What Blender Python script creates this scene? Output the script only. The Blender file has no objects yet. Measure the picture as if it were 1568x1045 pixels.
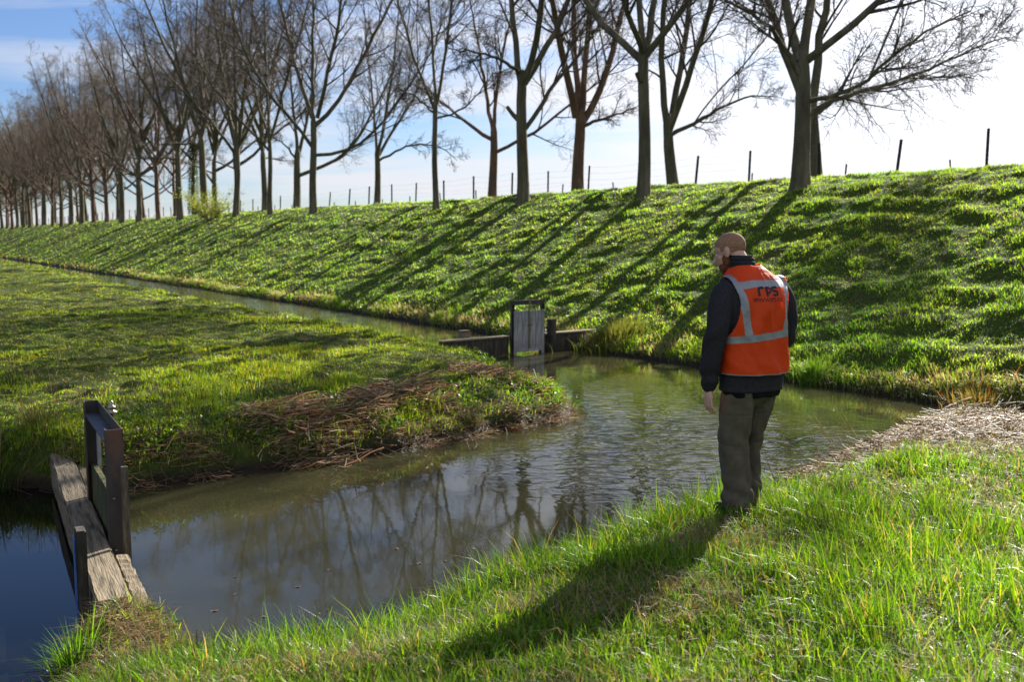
import bpy, bmesh, math, random
import numpy as np
from mathutils import Vector, Matrix
from mathutils.bvhtree import BVHTree
R = math.radians
S = bpy.context.scene
COL = S.collection

# ------------------------------------------------------------------ camera
HC = 2.45                                   # eye height above the water (water is z = 0)
cam_d = bpy.data.cameras.new('camera'); cam = bpy.data.objects.new('camera', cam_d); COL.objects.link(cam)
cam.location = (0, 0, HC); cam.rotation_euler = (R(90 - 6.05), 0, 0)
cam_d.sensor_width = 36; cam_d.lens = 35; cam_d.clip_end = 5000; cam_d.clip_start = 0.05
cam_d.dof.use_dof = True; cam_d.dof.focus_distance = 6.35; cam_d.dof.aperture_fstop = 3.2
S.camera = cam

# ------------------------------------------------------------------ sky and sun
SUN_AZ, SUN_EL = 31.0, 27.5
w = bpy.data.worlds.new('World'); S.world = w; w.use_nodes = True
nt = w.node_tree; nt.nodes.clear()
def N(t, **kw):
    n = nt.nodes.new(t)
    for k, v in kw.items(): setattr(n, k, v)
    return n
L = lambda a, b: nt.links.new(a, b)
sky = N('ShaderNodeTexSky', sky_type='NISHITA', sun_disc=False, sun_elevation=R(SUN_EL), sun_rotation=R(SUN_AZ), air_density=1.0, dust_density=0.5, ozone_density=3.0)
tc = N('ShaderNodeTexCoord'); sep = N('ShaderNodeSeparateXYZ'); L(tc.outputs['Generated'], sep.inputs[0])
def M(op, a, b=None, c=None, clamp=False):
    n = N('ShaderNodeMath', operation=op, use_clamp=clamp)
    for i, v in enumerate((a, b, c)):
        if v is None: continue
        if isinstance(v, (int, float)): n.inputs[i].default_value = v
        else: L(v, n.inputs[i])
    return n.outputs[0]
zc = M('ADD', M('MAXIMUM', sep.outputs[2], 0.0), 0.12)
cx = M('DIVIDE', sep.outputs[0], zc); cy = M('DIVIDE', sep.outputs[1], zc)
comb = N('ShaderNodeCombineXYZ'); L(cx, comb.inputs[0]); L(M('MULTIPLY', cy, 2.2), comb.inputs[1])
n1 = N('ShaderNodeTexNoise'); n1.inputs['Scale'].default_value = 0.55; n1.inputs['Detail'].default_value = 8; n1.inputs['Roughness'].default_value = 0.58; n1.inputs['Distortion'].default_value = 0.5
L(comb.outputs[0], n1.inputs['Vector'])
# clouds thicken to the right, towards the sun, and towards the horizon
side = M('ADD', M('MULTIPLY', sep.outputs[0], 0.42), M('MULTIPLY', M('SUBTRACT', 0.42, sep.outputs[2]), 0.50))
cl = M('MULTIPLY', M('ADD', M('SUBTRACT', n1.outputs[0], 0.43), side), 3.4, clamp=True)
ahead = M('MULTIPLY', M('ADD', sep.outputs[1], 0.35), 2.0, clamp=True)
back = M('MULTIPLY', M('MULTIPLY', sep.outputs[1], -3.0, clamp=True), 0.7)  # unseen cloud behind the camera, added to neutralise the fill light
cl = M('MAXIMUM', M('MULTIPLY', cl, ahead), back)
cl = M('MULTIPLY', cl, 0.92)
sdir = (math.sin(R(SUN_AZ)) * math.cos(R(SUN_EL)), math.cos(R(SUN_AZ)) * math.cos(R(SUN_EL)), math.sin(R(SUN_EL)))
dot = N('ShaderNodeVectorMath', operation='DOT_PRODUCT'); L(tc.outputs['Generated'], dot.inputs[0]); dot.inputs[1].default_value = sdir
glow = M('POWER', M('MAXIMUM', dot.outputs['Value'], 0.0), 12.0)
bright = M('ADD', M('MULTIPLY', glow, 7.5), 5.3)
cc = N('ShaderNodeCombineColor'); L(M('MULTIPLY', bright, 0.96), cc.inputs[0]); L(M('MULTIPLY', bright, 0.97), cc.inputs[1]); L(M('MULTIPLY', bright, 1.03), cc.inputs[2])
mixw = N('ShaderNodeMix', data_type='RGBA'); L(cl, mixw.inputs[0]); tint = N('ShaderNodeMix', data_type='RGBA', blend_type='MULTIPLY'); tint.inputs[0].default_value = 1; L(sky.outputs[0], tint.inputs[6]); tint.inputs[7].default_value = (.52, .60, .78, 1); L(tint.outputs[2], mixw.inputs[6]); L(cc.outputs[0], mixw.inputs[7])
bg = N('ShaderNodeBackground'); bg.inputs[1].default_value = 0.056; L(mixw.outputs[2], bg.inputs[0])
wo = N('ShaderNodeOutputWorld'); L(bg.outputs[0], wo.inputs[0])
sun_d = bpy.data.lights.new('sun', 'SUN'); sun_d.energy = 5.0; sun_d.angle = R(0.53); sun_d.color = (1, 0.93, 0.82)
sun = bpy.data.objects.new('sun', sun_d); COL.objects.link(sun)
sun.rotation_euler = Vector(sdir).to_track_quat('Z', 'Y').to_euler(); sun.location = (20, 30, 30)
S.view_settings.view_transform = 'Standard'; S.view_settings.look = 'None'; S.view_settings.gamma = 1; S.view_settings.exposure = 1.55
S.view_settings.use_curve_mapping = False
S.cycles.max_bounces = 8; S.cycles.transparent_max_bounces = 8; S.cycles.diffuse_bounces = 3; S.cycles.transmission_bounces = 4
S.cycles.use_denoising = True; S.cycles.sample_clamp_indirect = 6; S.cycles.caustics_reflective = False; S.cycles.caustics_refractive = False

# ------------------------------------------------------------------ helpers
def tag(o, label=None, cat=None, group=None, kind=None):
    if label: o['label'] = label
    if cat: o['category'] = cat
    if group: o['group'] = group
    if kind: o['kind'] = kind
    return o
def empty(name, loc=(0, 0, 0), rz=0):
    o = bpy.data.objects.new(name, None); COL.objects.link(o); o.location = loc; o.rotation_euler = (0, 0, rz); o.empty_display_size = .2
    return o
def mesh_np(name, V, quads=None, tris=None, mat=None, parent=None, smooth=True, col=None):
    me = bpy.data.meshes.new(name)
    V = np.asarray(V, np.float32); me.vertices.add(len(V)); me.vertices.foreach_set('co', V.ravel())
    loops = []; starts = []; n = 0
    if quads is not None and len(quads):
        q = np.asarray(quads, np.int32); loops.append(q.ravel()); starts.append(np.arange(len(q)) * 4); n = q.size
    if tris is not None and len(tris):
        t = np.asarray(tris, np.int32); loops.append(t.ravel()); starts.append(n + np.arange(len(t)) * 3)
    lo = np.concatenate(loops); st = np.concatenate(starts).astype(np.int32)
    me.loops.add(len(lo)); me.loops.foreach_set('vertex_index', lo)
    me.polygons.add(len(st)); me.polygons.foreach_set('loop_start', st)
    if smooth: me.polygons.foreach_set('use_smooth', np.ones(len(st), bool))
    if col is not None:
        a = me.color_attributes.new('Col', 'FLOAT_COLOR', 'POINT')
        c = np.ones((len(V), 4), np.float32); c[:, :3] = col; a.data.foreach_set('color', c.ravel())
    me.update(calc_edges=True)
    if mat: me.materials.append(mat)
    o = bpy.data.objects.new(name, me); COL.objects.link(o)
    if parent: o.parent = parent
    return o
def copy_tree(o, parent=None):
    c = o.copy(); COL.objects.link(c); c.parent = parent
    for ch in list(o.children): copy_tree(ch, c)
    return c

def _h(ix, iy, seed):
    v = np.sin(ix * 127.1 + iy * 311.7 + seed * 74.7) * 43758.5453
    return v - np.floor(v)
def vn(x, y, seed=0):
    ix = np.floor(x); iy = np.floor(y); fx = x - ix; fy = y - iy
    fx = fx * fx * (3 - 2 * fx); fy = fy * fy * (3 - 2 * fy)
    a = _h(ix, iy, seed); b = _h(ix + 1, iy, seed); c = _h(ix, iy + 1, seed); d = _h(ix + 1, iy + 1, seed)
    return (a * (1 - fx) + b * fx) * (1 - fy) + (c * (1 - fx) + d * fx) * fy
def fbm(x, y, seed=0, o=4, g=.5):
    s = 0; a = 1; t = 0
    for i in range(o):
        s = s + a * vn(x * (2 ** i) + 17.3 * i, y * (2 ** i) - 9.1 * i, seed + i); t += a; a *= g
    return s / t
def ss(a, b, x):
    t = np.clip((x - a) / (b - a), 0, 1); return t * t * (3 - 2 * t)

# materials -----------------------------------------------------------
def newmat(name):
    m = bpy.data.materials.new(name); m.use_nodes = True; t = m.node_tree; t.nodes.clear()
    out = t.nodes.new('ShaderNodeOutputMaterial'); b = t.nodes.new('ShaderNodeBsdfPrincipled'); t.links.new(b.outputs[0], out.inputs[0])
    return m, t, b, out
def mat_noise(name, c1, c2, scale=5, rough=.8, bump=.3, bscale=30, stretch=(1, 1, 1), c3=None, spec=.3, metal=0, detail=8, bdist=.02):
    m, t, b, out = newmat(name)
    tc = t.nodes.new('ShaderNodeTexCoord'); mp = t.nodes.new('ShaderNodeMapping'); mp.inputs['Scale'].default_value = stretch
    t.links.new(tc.outputs['Object'], mp.inputs[0])
    n = t.nodes.new('ShaderNodeTexNoise'); n.inputs['Scale'].default_value = scale; n.inputs['Detail'].default_value = detail; n.inputs['Roughness'].default_value = .65
    t.links.new(mp.outputs[0], n.inputs['Vector'])
    r = t.nodes.new('ShaderNodeValToRGB'); r.color_ramp.elements[0].position = .35; r.color_ramp.elements[1].position = .65
    r.color_ramp.elements[0].color = (*c1, 1); r.color_ramp.elements[1].color = (*c2, 1)
    if c3: e = r.color_ramp.elements.new(.5); e.color = (*c3, 1)
    t.links.new(n.outputs[0], r.inputs[0]); t.links.new(r.outputs[0], b.inputs['Base Color'])
    n2 = t.nodes.new('ShaderNodeTexNoise'); n2.inputs['Scale'].default_value = bscale; n2.inputs['Detail'].default_value = 6
    t.links.new(mp.outputs[0], n2.inputs['Vector'])
    bm = t.nodes.new('ShaderNodeBump'); bm.inputs['Strength'].default_value = bump; bm.inputs['Distance'].default_value = bdist
    t.links.new(n2.outputs[0], bm.inputs['Height']); t.links.new(bm.outputs[0], b.inputs['Normal'])
    b.inputs['Roughness'].default_value = rough; b.inputs['Specular IOR Level'].default_value = spec; b.inputs['Metallic'].default_value = metal
    return m
def mat_blade(name, trans=.52, rough=.38, spec=.35, tboost=1.5):
    m, t, b, out = newmat(name)
    at = t.nodes.new('ShaderNodeAttribute'); at.attribute_name = 'Col'
    t.links.new(at.outputs['Color'], b.inputs['Base Color']); b.inputs['Roughness'].default_value = rough; b.inputs['Specular IOR Level'].default_value = spec
    tr = t.nodes.new('ShaderNodeBsdfTranslucent')
    mul = t.nodes.new('ShaderNodeMix'); mul.data_type = 'RGBA'; mul.blend_type = 'MULTIPLY'; mul.inputs[0].default_value = 1
    t.links.new(at.outputs['Color'], mul.inputs[6]); mul.inputs[7].default_value = (1.25 * tboost, 1.12 * tboost, .45 * tboost, 1)
    t.links.new(mul.outputs[2], tr.inputs[0])
    mx = t.nodes.new('ShaderNodeMixShader'); mx.inputs[0].default_value = trans
    t.links.new(b.outputs[0], mx.inputs[1]); t.links.new(tr.outputs[0], mx.inputs[2]); t.links.new(mx.outputs[0], out.inputs[0])
    return m
MAT_GRASS = mat_blade('grass_blade'); MAT_STRAW = mat_blade('dry_blade', .45, .5, .3, 1.2)
MAT_BARK = mat_noise('bark_grey', (.07, .055, .040), (.18, .145, .105), 3, .9, 1.0, 16, (1, 1, .2), c3=(.10, .095, .058), bdist=.05)
MAT_BARK_RED = mat_noise('bark_reddish', (.10, .06, .042), (.25, .155, .105), 3, .9, .6, 14, (1, 1, .3), c3=(.13, .08, .055), bdist=.05)
MAT_TWIG = mat_noise('twig', (.11, .09, .07), (.22, .18, .14), .8, .85, .1, 10)  # distant crowns: haze of the air put into a lighter colour
MAT_TWIG_DARK = mat_noise('dark_twig', (.05, .04, .032), (.12, .095, .072), .8, .85, .1, 10)  # near crowns: darkened in colour to read as silhouettes against the sky
MAT_TWIG_RED = mat_noise('twig_reddish', (.12, .092, .072), (.23, .18, .14), .8, .85, .1, 10)  # reddish distant crowns, their colour also lightened as haze
MAT_WOOD = mat_noise('weathered_timber', (.055, .045, .030), (.27, .215, .145), 4, .85, .8, 12, (.7, 9, 9), c3=(.19, .155, .10), bdist=.01)
MAT_WOOD_GREY = mat_noise('grey_boards', (.17, .17, .165), (.42, .42, .42), 3.0, .8, .4, 18, (6, 6, 1), c3=(.29, .29, .29), bdist=.008)
MAT_WOOD_DARK = mat_noise('wet_dark_timber', (.018, .016, .012), (.10, .085, .06), 3.5, .75, .6, 18, (5, 5, 1), c3=(.045, .04, .03), bdist=.01)
MAT_WOOD_POST = mat_noise('old_post_timber', (.05, .04, .03), (.20, .165, .12), 4, .85, .6, 22, (8, 8, 1), c3=(.11, .09, .065), bdist=.01)
MAT_WOOD_MOSSY = mat_noise('mossy_board', (.03, .035, .014), (.11, .10, .045), 3.5, .8, .6, 18, (5, 5, 1), c3=(.06, .065, .022), bdist=.01)
MAT_STEEL = mat_noise('dark_rusty_steel', (.030, .026, .024), (.12, .055, .035), 3, .5, .3, 30, (1, 1, .5), c3=(.035, .034, .036), spec=.5, bdist=.004)
MAT_BRASS = mat_noise('worn_metal', (.25, .2, .15), (.4, .36, .3), 20, .35, .2, 40, metal=.8, bdist=.002)
MAT_BLUE = mat_noise('blue_enamel', (.03, .10, .38), (.10, .22, .5), 12, .4, .1, 30, bdist=.002)

# ------------------------------------------------------------------ terrain
U = np.array([-0.546, 0.838]); NN = np.array([0.838, 0.546])      # along / across the dike
def P_as(a, s): return (U[0] * a + NN[0] * s, U[1] * a + NN[1] * s)
shore = []
for a in list(range(260, 60, -12)) + list(range(60, 24, -3)) + list(np.arange(24, -16, -.8)):
    wob = .22 * (vn(np.array(a * .45), np.array(3.3), 5) - .5) + .16 * (vn(np.array(a * 1.7), np.array(1.3), 6) - .5) + .10 * (vn(np.array(a * 4.1), np.array(7.3), 8) - .5)
    shore.append(P_as(a, 13.05 + float(wob) + (.25 if 5 < a < 8 else 0)))
shore += [(17, -3), (13, .6), (10.4, 4.9), (8.6, 7.6), (7.5, 9.3), (6.4, 10.6), (5.4, 11.25), (4.6, 11.25), (3.95, 10.7), (3.45, 10.0), (3.0, 9.45),
          (2.6, 8.95), (2.2, 8.35), (1.75, 7.8), (1.3, 7.45), (1.05, 7.2), (.7, 6.8), (.25, 6.35), (0, 6.1), (-.35, 5.8), (-.7, 5.4), (-1.0, 4.95), (-1.35, 4.82),
          (-1.62, 5.0), (-1.85, 5.4), (-1.95, 5.8), (-2.2, 5.95), (-2.5, 5.8), (-2.52, 5.35), (-2.42, 4.9), (-2.3, 4.2), (-2.7, 3.0), (-5, 1), (-12, -4), (-40, -9), (-40, 6),
          (-14, 9.1), (-8, 9.0), (-6.2, 9.3), (-5.4, 9.25), (-4.95, 9.5), (-4.6, 9.5), (-4.25, 9.25), (-3.95, 9.2), (-3.7, 9.35), (-3.5, 9.62), (-3.1, 9.85), (-2.9, 10.0), (-2.35, 10.38),
          (-2.0, 10.55), (-1.64, 10.95), (-1.23, 11.2), (-.9, 11.65), (-.6, 11.85), (-.2, 12.4), (.15, 12.55), (.45, 12.95), (.72, 13.25), (.80, 13.6), (.75, 14.1), (.55, 14.8), (.28, 15.7),
          (.05, 16.8), (-.4, 18.1), (-.75, 19.0), (-1.0, 19.6), (-1.2, 19.95), (-1.45, 20.3)]
for a in list(np.arange(19, 40, 1.1)) + list(np.arange(40, 62, 3.)) + list(range(62, 262, 12)):
    wob = .35 * (vn(np.array(a * .35), np.array(9.3), 15) - .5) + .2 * (vn(np.array(a * 1.5), np.array(1.3), 16) - .5)
    shore.append(P_as(a, 9.75 + float(wob)))
SH = np.array(shore, np.float64)
def sdist(x, y):
    """signed distance to the waterline, positive on land"""
    shp = x.shape; x = x.ravel(); y = y.ravel(); A = SH; B = np.roll(SH, -1, 0)
    out = np.empty(len(x)); CH = 40000
    for i in range(0, len(x), CH):
        px = x[i:i + CH, None]; py = y[i:i + CH, None]
        ex = (B - A)[:, 0]; ey = (B - A)[:, 1]; l2 = ex * ex + ey * ey
        t = np.clip(((px - A[:, 0]) * ex + (py - A[:, 1]) * ey) / l2, 0, 1)
        dx = px - A[:, 0] - t * ex; dy = py - A[:, 1] - t * ey
        d = np.sqrt((dx * dx + dy * dy).min(1))
        cr = ((A[:, 1] > py) != (B[:, 1] > py)) & (px < ex * (py - A[:, 1]) / np.where(np.abs(ey) < 1e-9, 1e-9, ey) + A[:, 0])
        ins = cr.sum(1) % 2 == 1
        out[i:i + CH] = np.where(ins, -d, d)
    return out.reshape(shp)
MIDX = [-60, -12, -5.5, -3, 0, 2.2, 5, 8, 16, 30]; MIDY = [-14, 2.5, 7, 7.8, 9, 11.5, 12.4, 10.2, -1, -25]
def is_near(x, y): return y < np.interp(x, MIDX, MIDY)
DS = [9, 12.7, 13.0, 13.3, 13.7, 14.3, 16, 20, 22.3, 23.6, 25.0, 34, 38, 52, 4000]
DZ = [.05, .05, .09, .20, .38, .64, 1.33, 3.0, 3.86, 4.12, 4.2, 4.15, 3.3, .4, .3]
def bump(x, y, cx_, cy_, r, h): return h * np.exp(-((x - cx_) ** 2 + (y - cy_) ** 2) / (r * r))
def land_height(x, y, d):
    s = NN[0] * x + NN[1] * y; a = U[0] * x + U[1] * y
    near = is_near(x, y) & (s < 12.6); dike = s > 11.4 + 0.0 * x
    # dike face: tussocky, with cattle terracettes running along it
    lump = (fbm(a * 1.5, s * 1.9, 21, 3) - .5); tuft = (fbm(a * 4.0, s * 4.6, 31, 2) - .5)
    ter = np.sin(s * 5.2 + 2.2 * fbm(a * .35, s * .5, 41, 2) * 3) * .035
    ex = 1 - ss(23.5, 25, s)
    zd = np.interp(s, DS, DZ) + ((lump * .14 + tuft * .075 + ter * .6) * ss(13.1, 14.2, s)) * (ex * .85 + .15)
    zd = zd + (fbm(a * .12, s * .2, 51, 2) - .5) * .25 * ss(14, 17, s) * ex
    # hoof-trodden meadow
    fl = (fbm(x * 1.3, y * 1.3, 61, 3) - .5) * .20 + (fbm(x * 4.2, y * 4.2, 71, 2) - .5) * .13 + (fbm(x * 9, y * 9, 73, 2) - .5) * .10 * ss(.49, .60, fbm(x * 1.5 + 3, y * 1.5, 131, 4))
    zf = .42 - .12 * ss(7.5, 9.3, s) + fl + (fbm(x * .2, y * .2, 75, 2) - .5) * .15
    for c in ((-2.2, 11.3, .5, .10), (-1.5, 12.3, .6, .16), (-.7, 13.0, .6, .16), (-.2, 14.2, .8, .16), (.3, 13.6, .4, .1), (-3.6, 11, .7, .08)): zf = zf + bump(x, y, *c)
    lipf = .05 + (.42 + .5 * ss(-1.5, -4, x)) * np.clip(d, 0, 3) ** .75 - .14 * (fbm(x * 2.3, y * 2.3, 77, 2) - .5) * (d > .05) + .10 * (fbm(x * 9, y * 9, 78, 3) - .5) * ss(0, .15, d)
    zf = np.minimum(zf, lipf) - 0
    zn = .68 + (fbm(x * 1.3, y * 1.3, 81, 3) - .5) * .10 + (fbm(x * 4, y * 4, 91, 2) - .5) * .03 + .06 * np.clip(5.5 - y, 0, 4)
    zn = zn - .20 * ss(8.2, 10.5, y) * ss(1.5, 4, x) - .36 * np.exp(-((x + 2.0) ** 2 + (y - 4.8) ** 2) / .9)
    zn = zn + bump(x, y, 3.6, 9.9, .5, .12) + bump(x, y, 4.5, 10.1, .7, .08)
    lipn = .04 + .62 * np.clip(d, 0, 3) ** .75
    zn = np.minimum(zn, lipn) + bump(x, y, -2.18, 5.30, .28, .07) * ss(0, .12, d)
    z = np.where(near, zn, np.where(dike, np.minimum(zd, .03 + 1.0 * np.clip(d, 0, 10)) + .05 * (fbm(x * 6, y * 6, 79, 3) - .4) * ss(0, .1, d) * (1 - ss(14, 15, s)), zf))
    return z
def graded(lo, hi, a, b, step, k):
    mid = list(np.arange(a, b, step)); r = []; x = b; h = step
    while x < hi: r.append(x); x += h; h = step + k * (x - b)
    r.append(hi); l = []; x = a; h = step
    while x > lo:
        x -= h; h = step + k * (a - x); l.append(x)
    return np.array(l[::-1] + mid + r)
gx = graded(-1500, 1500, -7, 8.5, .07, .010); gy = graded(-400, 1800, 2.4, 24, .07, .0095)
GX, GY = np.meshgrid(gx, gy)
D0 = sdist(GX, GY)
GZ = np.where(D0 > 0, land_height(GX, GY, np.maximum(D0, 0)), -.04 - np.minimum(.6, .5 * np.abs(D0)))
nx, ny = len(gx), len(gy)
ii = np.arange((ny - 1) * (nx - 1)); r_ = ii // (nx - 1); c_ = ii % (nx - 1); b0 = r_ * nx + c_
quads = np.stack([b0, b0 + 1, b0 + nx + 1, b0 + nx], 1)
def gi(A, x, y):
    i = np.clip(np.searchsorted(gx, x) - 1, 0, nx - 2); j = np.clip(np.searchsorted(gy, y) - 1, 0, ny - 2)
    fx = (x - gx[i]) / (gx[i + 1] - gx[i]); fy = (y - gy[j]) / (gy[j + 1] - gy[j])
    return (A[j, i] * (1 - fx) + A[j, i + 1] * fx) * (1 - fy) + (A[j + 1, i] * (1 - fx) + A[j + 1, i + 1] * fx) * fy
def zat(x, y): return gi(GZ, np.asarray(x, float), np.asarray(y, float))
def z1(x, y): return float(zat(np.array([x]), np.array([y]))[0])

m, t, b, out = newmat('ground_soil_and_sward'); MAT_GROUND = m
geo = t.nodes.new('ShaderNodeNewGeometry'); sp = t.nodes.new('ShaderNodeSeparateXYZ'); t.links.new(geo.outputs['Position'], sp.inputs[0])
def tn(scale, det=6, ro=.6):
    n = t.nodes.new('ShaderNodeTexNoise'); n.inputs['Scale'].default_value = scale; n.inputs['Detail'].default_value = det; n.inputs['Roughness'].default_value = ro
    t.links.new(geo.outputs['Position'], n.inputs['Vector']); return n.outputs[0]
def ramp(v, p0, c0, p1, c1, *more):
    r = t.nodes.new('ShaderNodeValToRGB'); e = r.color_ramp.elements; e[0].position = p0; e[0].color = (*c0, 1); e[1].position = p1; e[1].color = (*c1, 1)
    for p, c in more: q = e.new(p); q.color = (*c, 1)
    t.links.new(v, r.inputs[0]); return r.outputs[0]
def mixc(f, a, c):
    n = t.nodes.new('ShaderNodeMix'); n.data_type = 'RGBA'; t.links.new(f, n.inputs[0]); t.links.new(a, n.inputs[6]); t.links.new(c, n.inputs[7]); return n.outputs[2]
green = ramp(tn(9), .35, (.035, .050, .010), .68, (.075, .10, .018), (.5, (.05, .072, .013)))
soil = ramp(tn(22), .3, (.035, .024, .015), .7, (.13, .095, .060))
patch = ramp(tn(1.1, 5, .7), .56, (0, 0, 0), .66, (.8, .8, .8))
base = mixc(patch, green, soil)
mr = t.nodes.new('ShaderNodeMapRange'); mr.inputs[1].default_value = .05; mr.inputs[2].default_value = .16; mr.inputs[3].default_value = 1; mr.inputs[4].default_value = 0
t.links.new(sp.outputs[2], mr.inputs[0])
mud = ramp(tn(15), .3, (.012, .009, .006), .7, (.042, .031, .021))
base = mixc(mr.outputs[0], base, mud)
t.links.new(base, b.inputs['Base Color']); b.inputs['Specular IOR Level'].default_value = .12
r2 = t.nodes.new('ShaderNodeMapRange'); r2.inputs[1].default_value = .03; r2.inputs[2].default_value = .16; r2.inputs[3].default_value = .55; r2.inputs[4].default_value = .95
t.links.new(sp.outputs[2], r2.inputs[0]); t.links.new(r2.outputs[0], b.inputs['Roughness'])
bu = t.nodes.new('ShaderNodeBump'); bu.inputs['Strength'].default_value = .8; bu.inputs['Distance'].default_value = .04; t.links.new(tn(30, 8, .7), bu.inputs['Height']); t.links.new(bu.outputs[0], b.inputs['Normal'])
g = mesh_np('ground', np.stack([GX.ravel(), GY.ravel(), GZ.ravel()], 1), quads, mat=MAT_GROUND)
tag(g, 'grassy polder ground with the dike slope and the ditch banks', 'ground', kind='structure')

# ------------------------------------------------------------------ water
m, t, b, out = newmat('murky_water'); MAT_WATER = m
geo = t.nodes.new('ShaderNodeNewGeometry')
def TM(op, a, c=None, clamp=False):
    n = t.nodes.new('ShaderNodeMath'); n.operation = op; n.use_clamp = clamp
    for i, v in enumerate((a, c)):
        if v is None: continue
        if isinstance(v, (int, float)): n.inputs[i].default_value = v
        else: t.links.new(v, n.inputs[i])
    return n.outputs[0]
def blob(x, y, rad):
    n = t.nodes.new('ShaderNodeVectorMath'); n.operation = 'DISTANCE'; t.links.new(geo.outputs['Position'], n.inputs[0]); n.inputs[1].default_value = (x, y, 0)
    return TM('SUBTRACT', 1.0, TM('DIVIDE', n.outputs['Value'], rad), clamp=True)
def wn(scale, st, det=2):
    mp = t.nodes.new('ShaderNodeMapping'); mp.inputs['Scale'].default_value = st; mp.inputs['Rotation'].default_value = (0, 0, R(-30)); t.links.new(geo.outputs['Position'], mp.inputs[0])
    n = t.nodes.new('ShaderNodeTexNoise'); n.inputs['Scale'].default_value = scale; n.inputs['Detail'].default_value = det; n.inputs['Distortion'].default_value = .6; t.links.new(mp.outputs[0], n.inputs['Vector']); return n.outputs[0]
rip = TM('MINIMUM', TM('ADD', TM('MULTIPLY', blob(2.3, 11.3, 3.1), 1.5), TM('ADD', TM('MULTIPLY', blob(2.4, 15.5, 4.0), .35), TM('MULTIPLY', blob(-14, 42, 24), 1.2))), 1.0)
calm = TM('MULTIPLY', wn(7, (1, 1, 1), 3), .0003)
hgt = TM('ADD', TM('ADD', calm, TM('MULTIPLY', TM('MULTIPLY', wn(5.0, (.8, 1.5, 1), 1), rip), .020)), TM('MULTIPLY', TM('MULTIPLY', wn(13, (.8, 1.4, 1), 2), rip), .003))
bu = t.nodes.new('ShaderNodeBump'); bu.inputs['Strength'].default_value = 1; bu.inputs['Distance'].default_value = 1; t.links.new(hgt, bu.inputs['Height']); t.links.new(bu.outputs[0], b.inputs['Normal'])
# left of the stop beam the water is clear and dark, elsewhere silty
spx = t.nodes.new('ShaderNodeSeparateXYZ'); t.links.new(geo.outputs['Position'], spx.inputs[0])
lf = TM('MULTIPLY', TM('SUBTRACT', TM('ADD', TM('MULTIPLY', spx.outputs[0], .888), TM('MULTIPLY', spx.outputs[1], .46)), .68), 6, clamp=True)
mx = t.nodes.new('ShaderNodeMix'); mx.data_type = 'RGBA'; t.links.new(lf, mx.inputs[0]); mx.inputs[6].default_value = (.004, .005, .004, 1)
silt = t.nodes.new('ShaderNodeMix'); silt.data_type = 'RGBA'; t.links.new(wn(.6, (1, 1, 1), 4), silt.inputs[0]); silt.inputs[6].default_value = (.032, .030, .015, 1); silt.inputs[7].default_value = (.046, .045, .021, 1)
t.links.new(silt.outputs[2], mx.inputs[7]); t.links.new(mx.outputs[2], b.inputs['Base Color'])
b.inputs['Roughness'].default_value = .03; b.inputs['IOR'].default_value = 1.34
wv = [(-220, -12, 0), (26, -12, 0), (26, 300, 0), (-220, 300, 0)]
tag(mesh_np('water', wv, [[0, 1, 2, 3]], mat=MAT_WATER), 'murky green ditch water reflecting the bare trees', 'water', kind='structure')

# ------------------------------------------------------------------ grass
rng = np.random.default_rng(7)
def blades(name, P, az, Ln, wd, lean, col, mat, seg3=False, base_tint=.85):
    """curved tapering blades; P (n,3) feet, az lean azimuth, Ln length, wd width, lean 0..1.5"""
    n = len(P); fa = az + np.pi / 2 + rng.normal(0, .9, n); sx = np.cos(fa) * wd / 2; sy = np.sin(fa) * wd / 2
    lx = np.cos(az); ly = np.sin(az); rows = []
    ts = (0, .35, .7, 1) if seg3 else (0, .5, 1); wf = (1, .9, .55, 0) if seg3 else (1, .75, 0)
    for q, f in zip(ts, wf):
        h = Ln * np.sin(np.clip(q * (1.57 - 0.0), 0, 1.57)) * 0 + Ln * (q - .5 * lean * q * q * .9); o = Ln * lean * q * q * .75
        c = np.stack([P[:, 0] + lx * o, P[:, 1] + ly * o, P[:, 2] + h], 1)
        if f > 0:
            rows.append(c + np.stack([sx * f, sy * f, 0 * sx], 1)); rows.append(c - np.stack([sx * f, sy * f, 0 * sx], 1))
        else: rows.append(c)
    V = np.stack(rows, 1); k = V.shape[1]; b_ = (np.arange(n) * k)[:, None]
    q = [[0, 1, 3, 2]] + ([[2, 3, 5, 4]] if seg3 else []); q = np.concatenate([b_ + np.array(x) for x in q]); tr = b_ + np.array([k - 3, k - 2, k - 1])
    f = np.linspace(base_tint, 1.1, len(ts)); ff = np.array([v for v in f[:-1] for _ in (0, 1)] + [f[-1]])
    C = np.repeat(col[:, None, :], k, 1)
    return mesh_np(name, V.reshape(-1, 3), q, tr, mat=mat, col=C.reshape(-1, 3), smooth=False)
def palette(n, cols, ws, jit=.18):
    c = np.array(cols)[rng.choice(len(cols), n, p=np.array(ws) / sum(ws))]
    return np.clip(c * (1 + rng.normal(0, jit, (n, 1))) * (1 + rng.normal(0, jit * .35, (n, 3))), .004, .9)
G_NEAR = [(.085, .20, .010), (.14, .26, .012), (.045, .12, .012), (.21, .28, .02), (.28, .23, .10)]
G_FLD = [(.17, .27, .02), (.23, .32, .025), (.10, .19, .015), (.28, .25, .07)]
G_DIKE = [(.18, .34, .03), (.235, .39, .036), (.12, .24, .022), (.30, .33, .08)]
STRAW_G = [(.30, .27, .20), (.22, .18, .13), (.36, .33, .25), (.15, .12, .09), (.22, .16, .11)]
STRAW = [(.33, .25, .145), (.25, .18, .105), (.40, .32, .20), (.14, .095, .055), (.21, .14, .08)]
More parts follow.
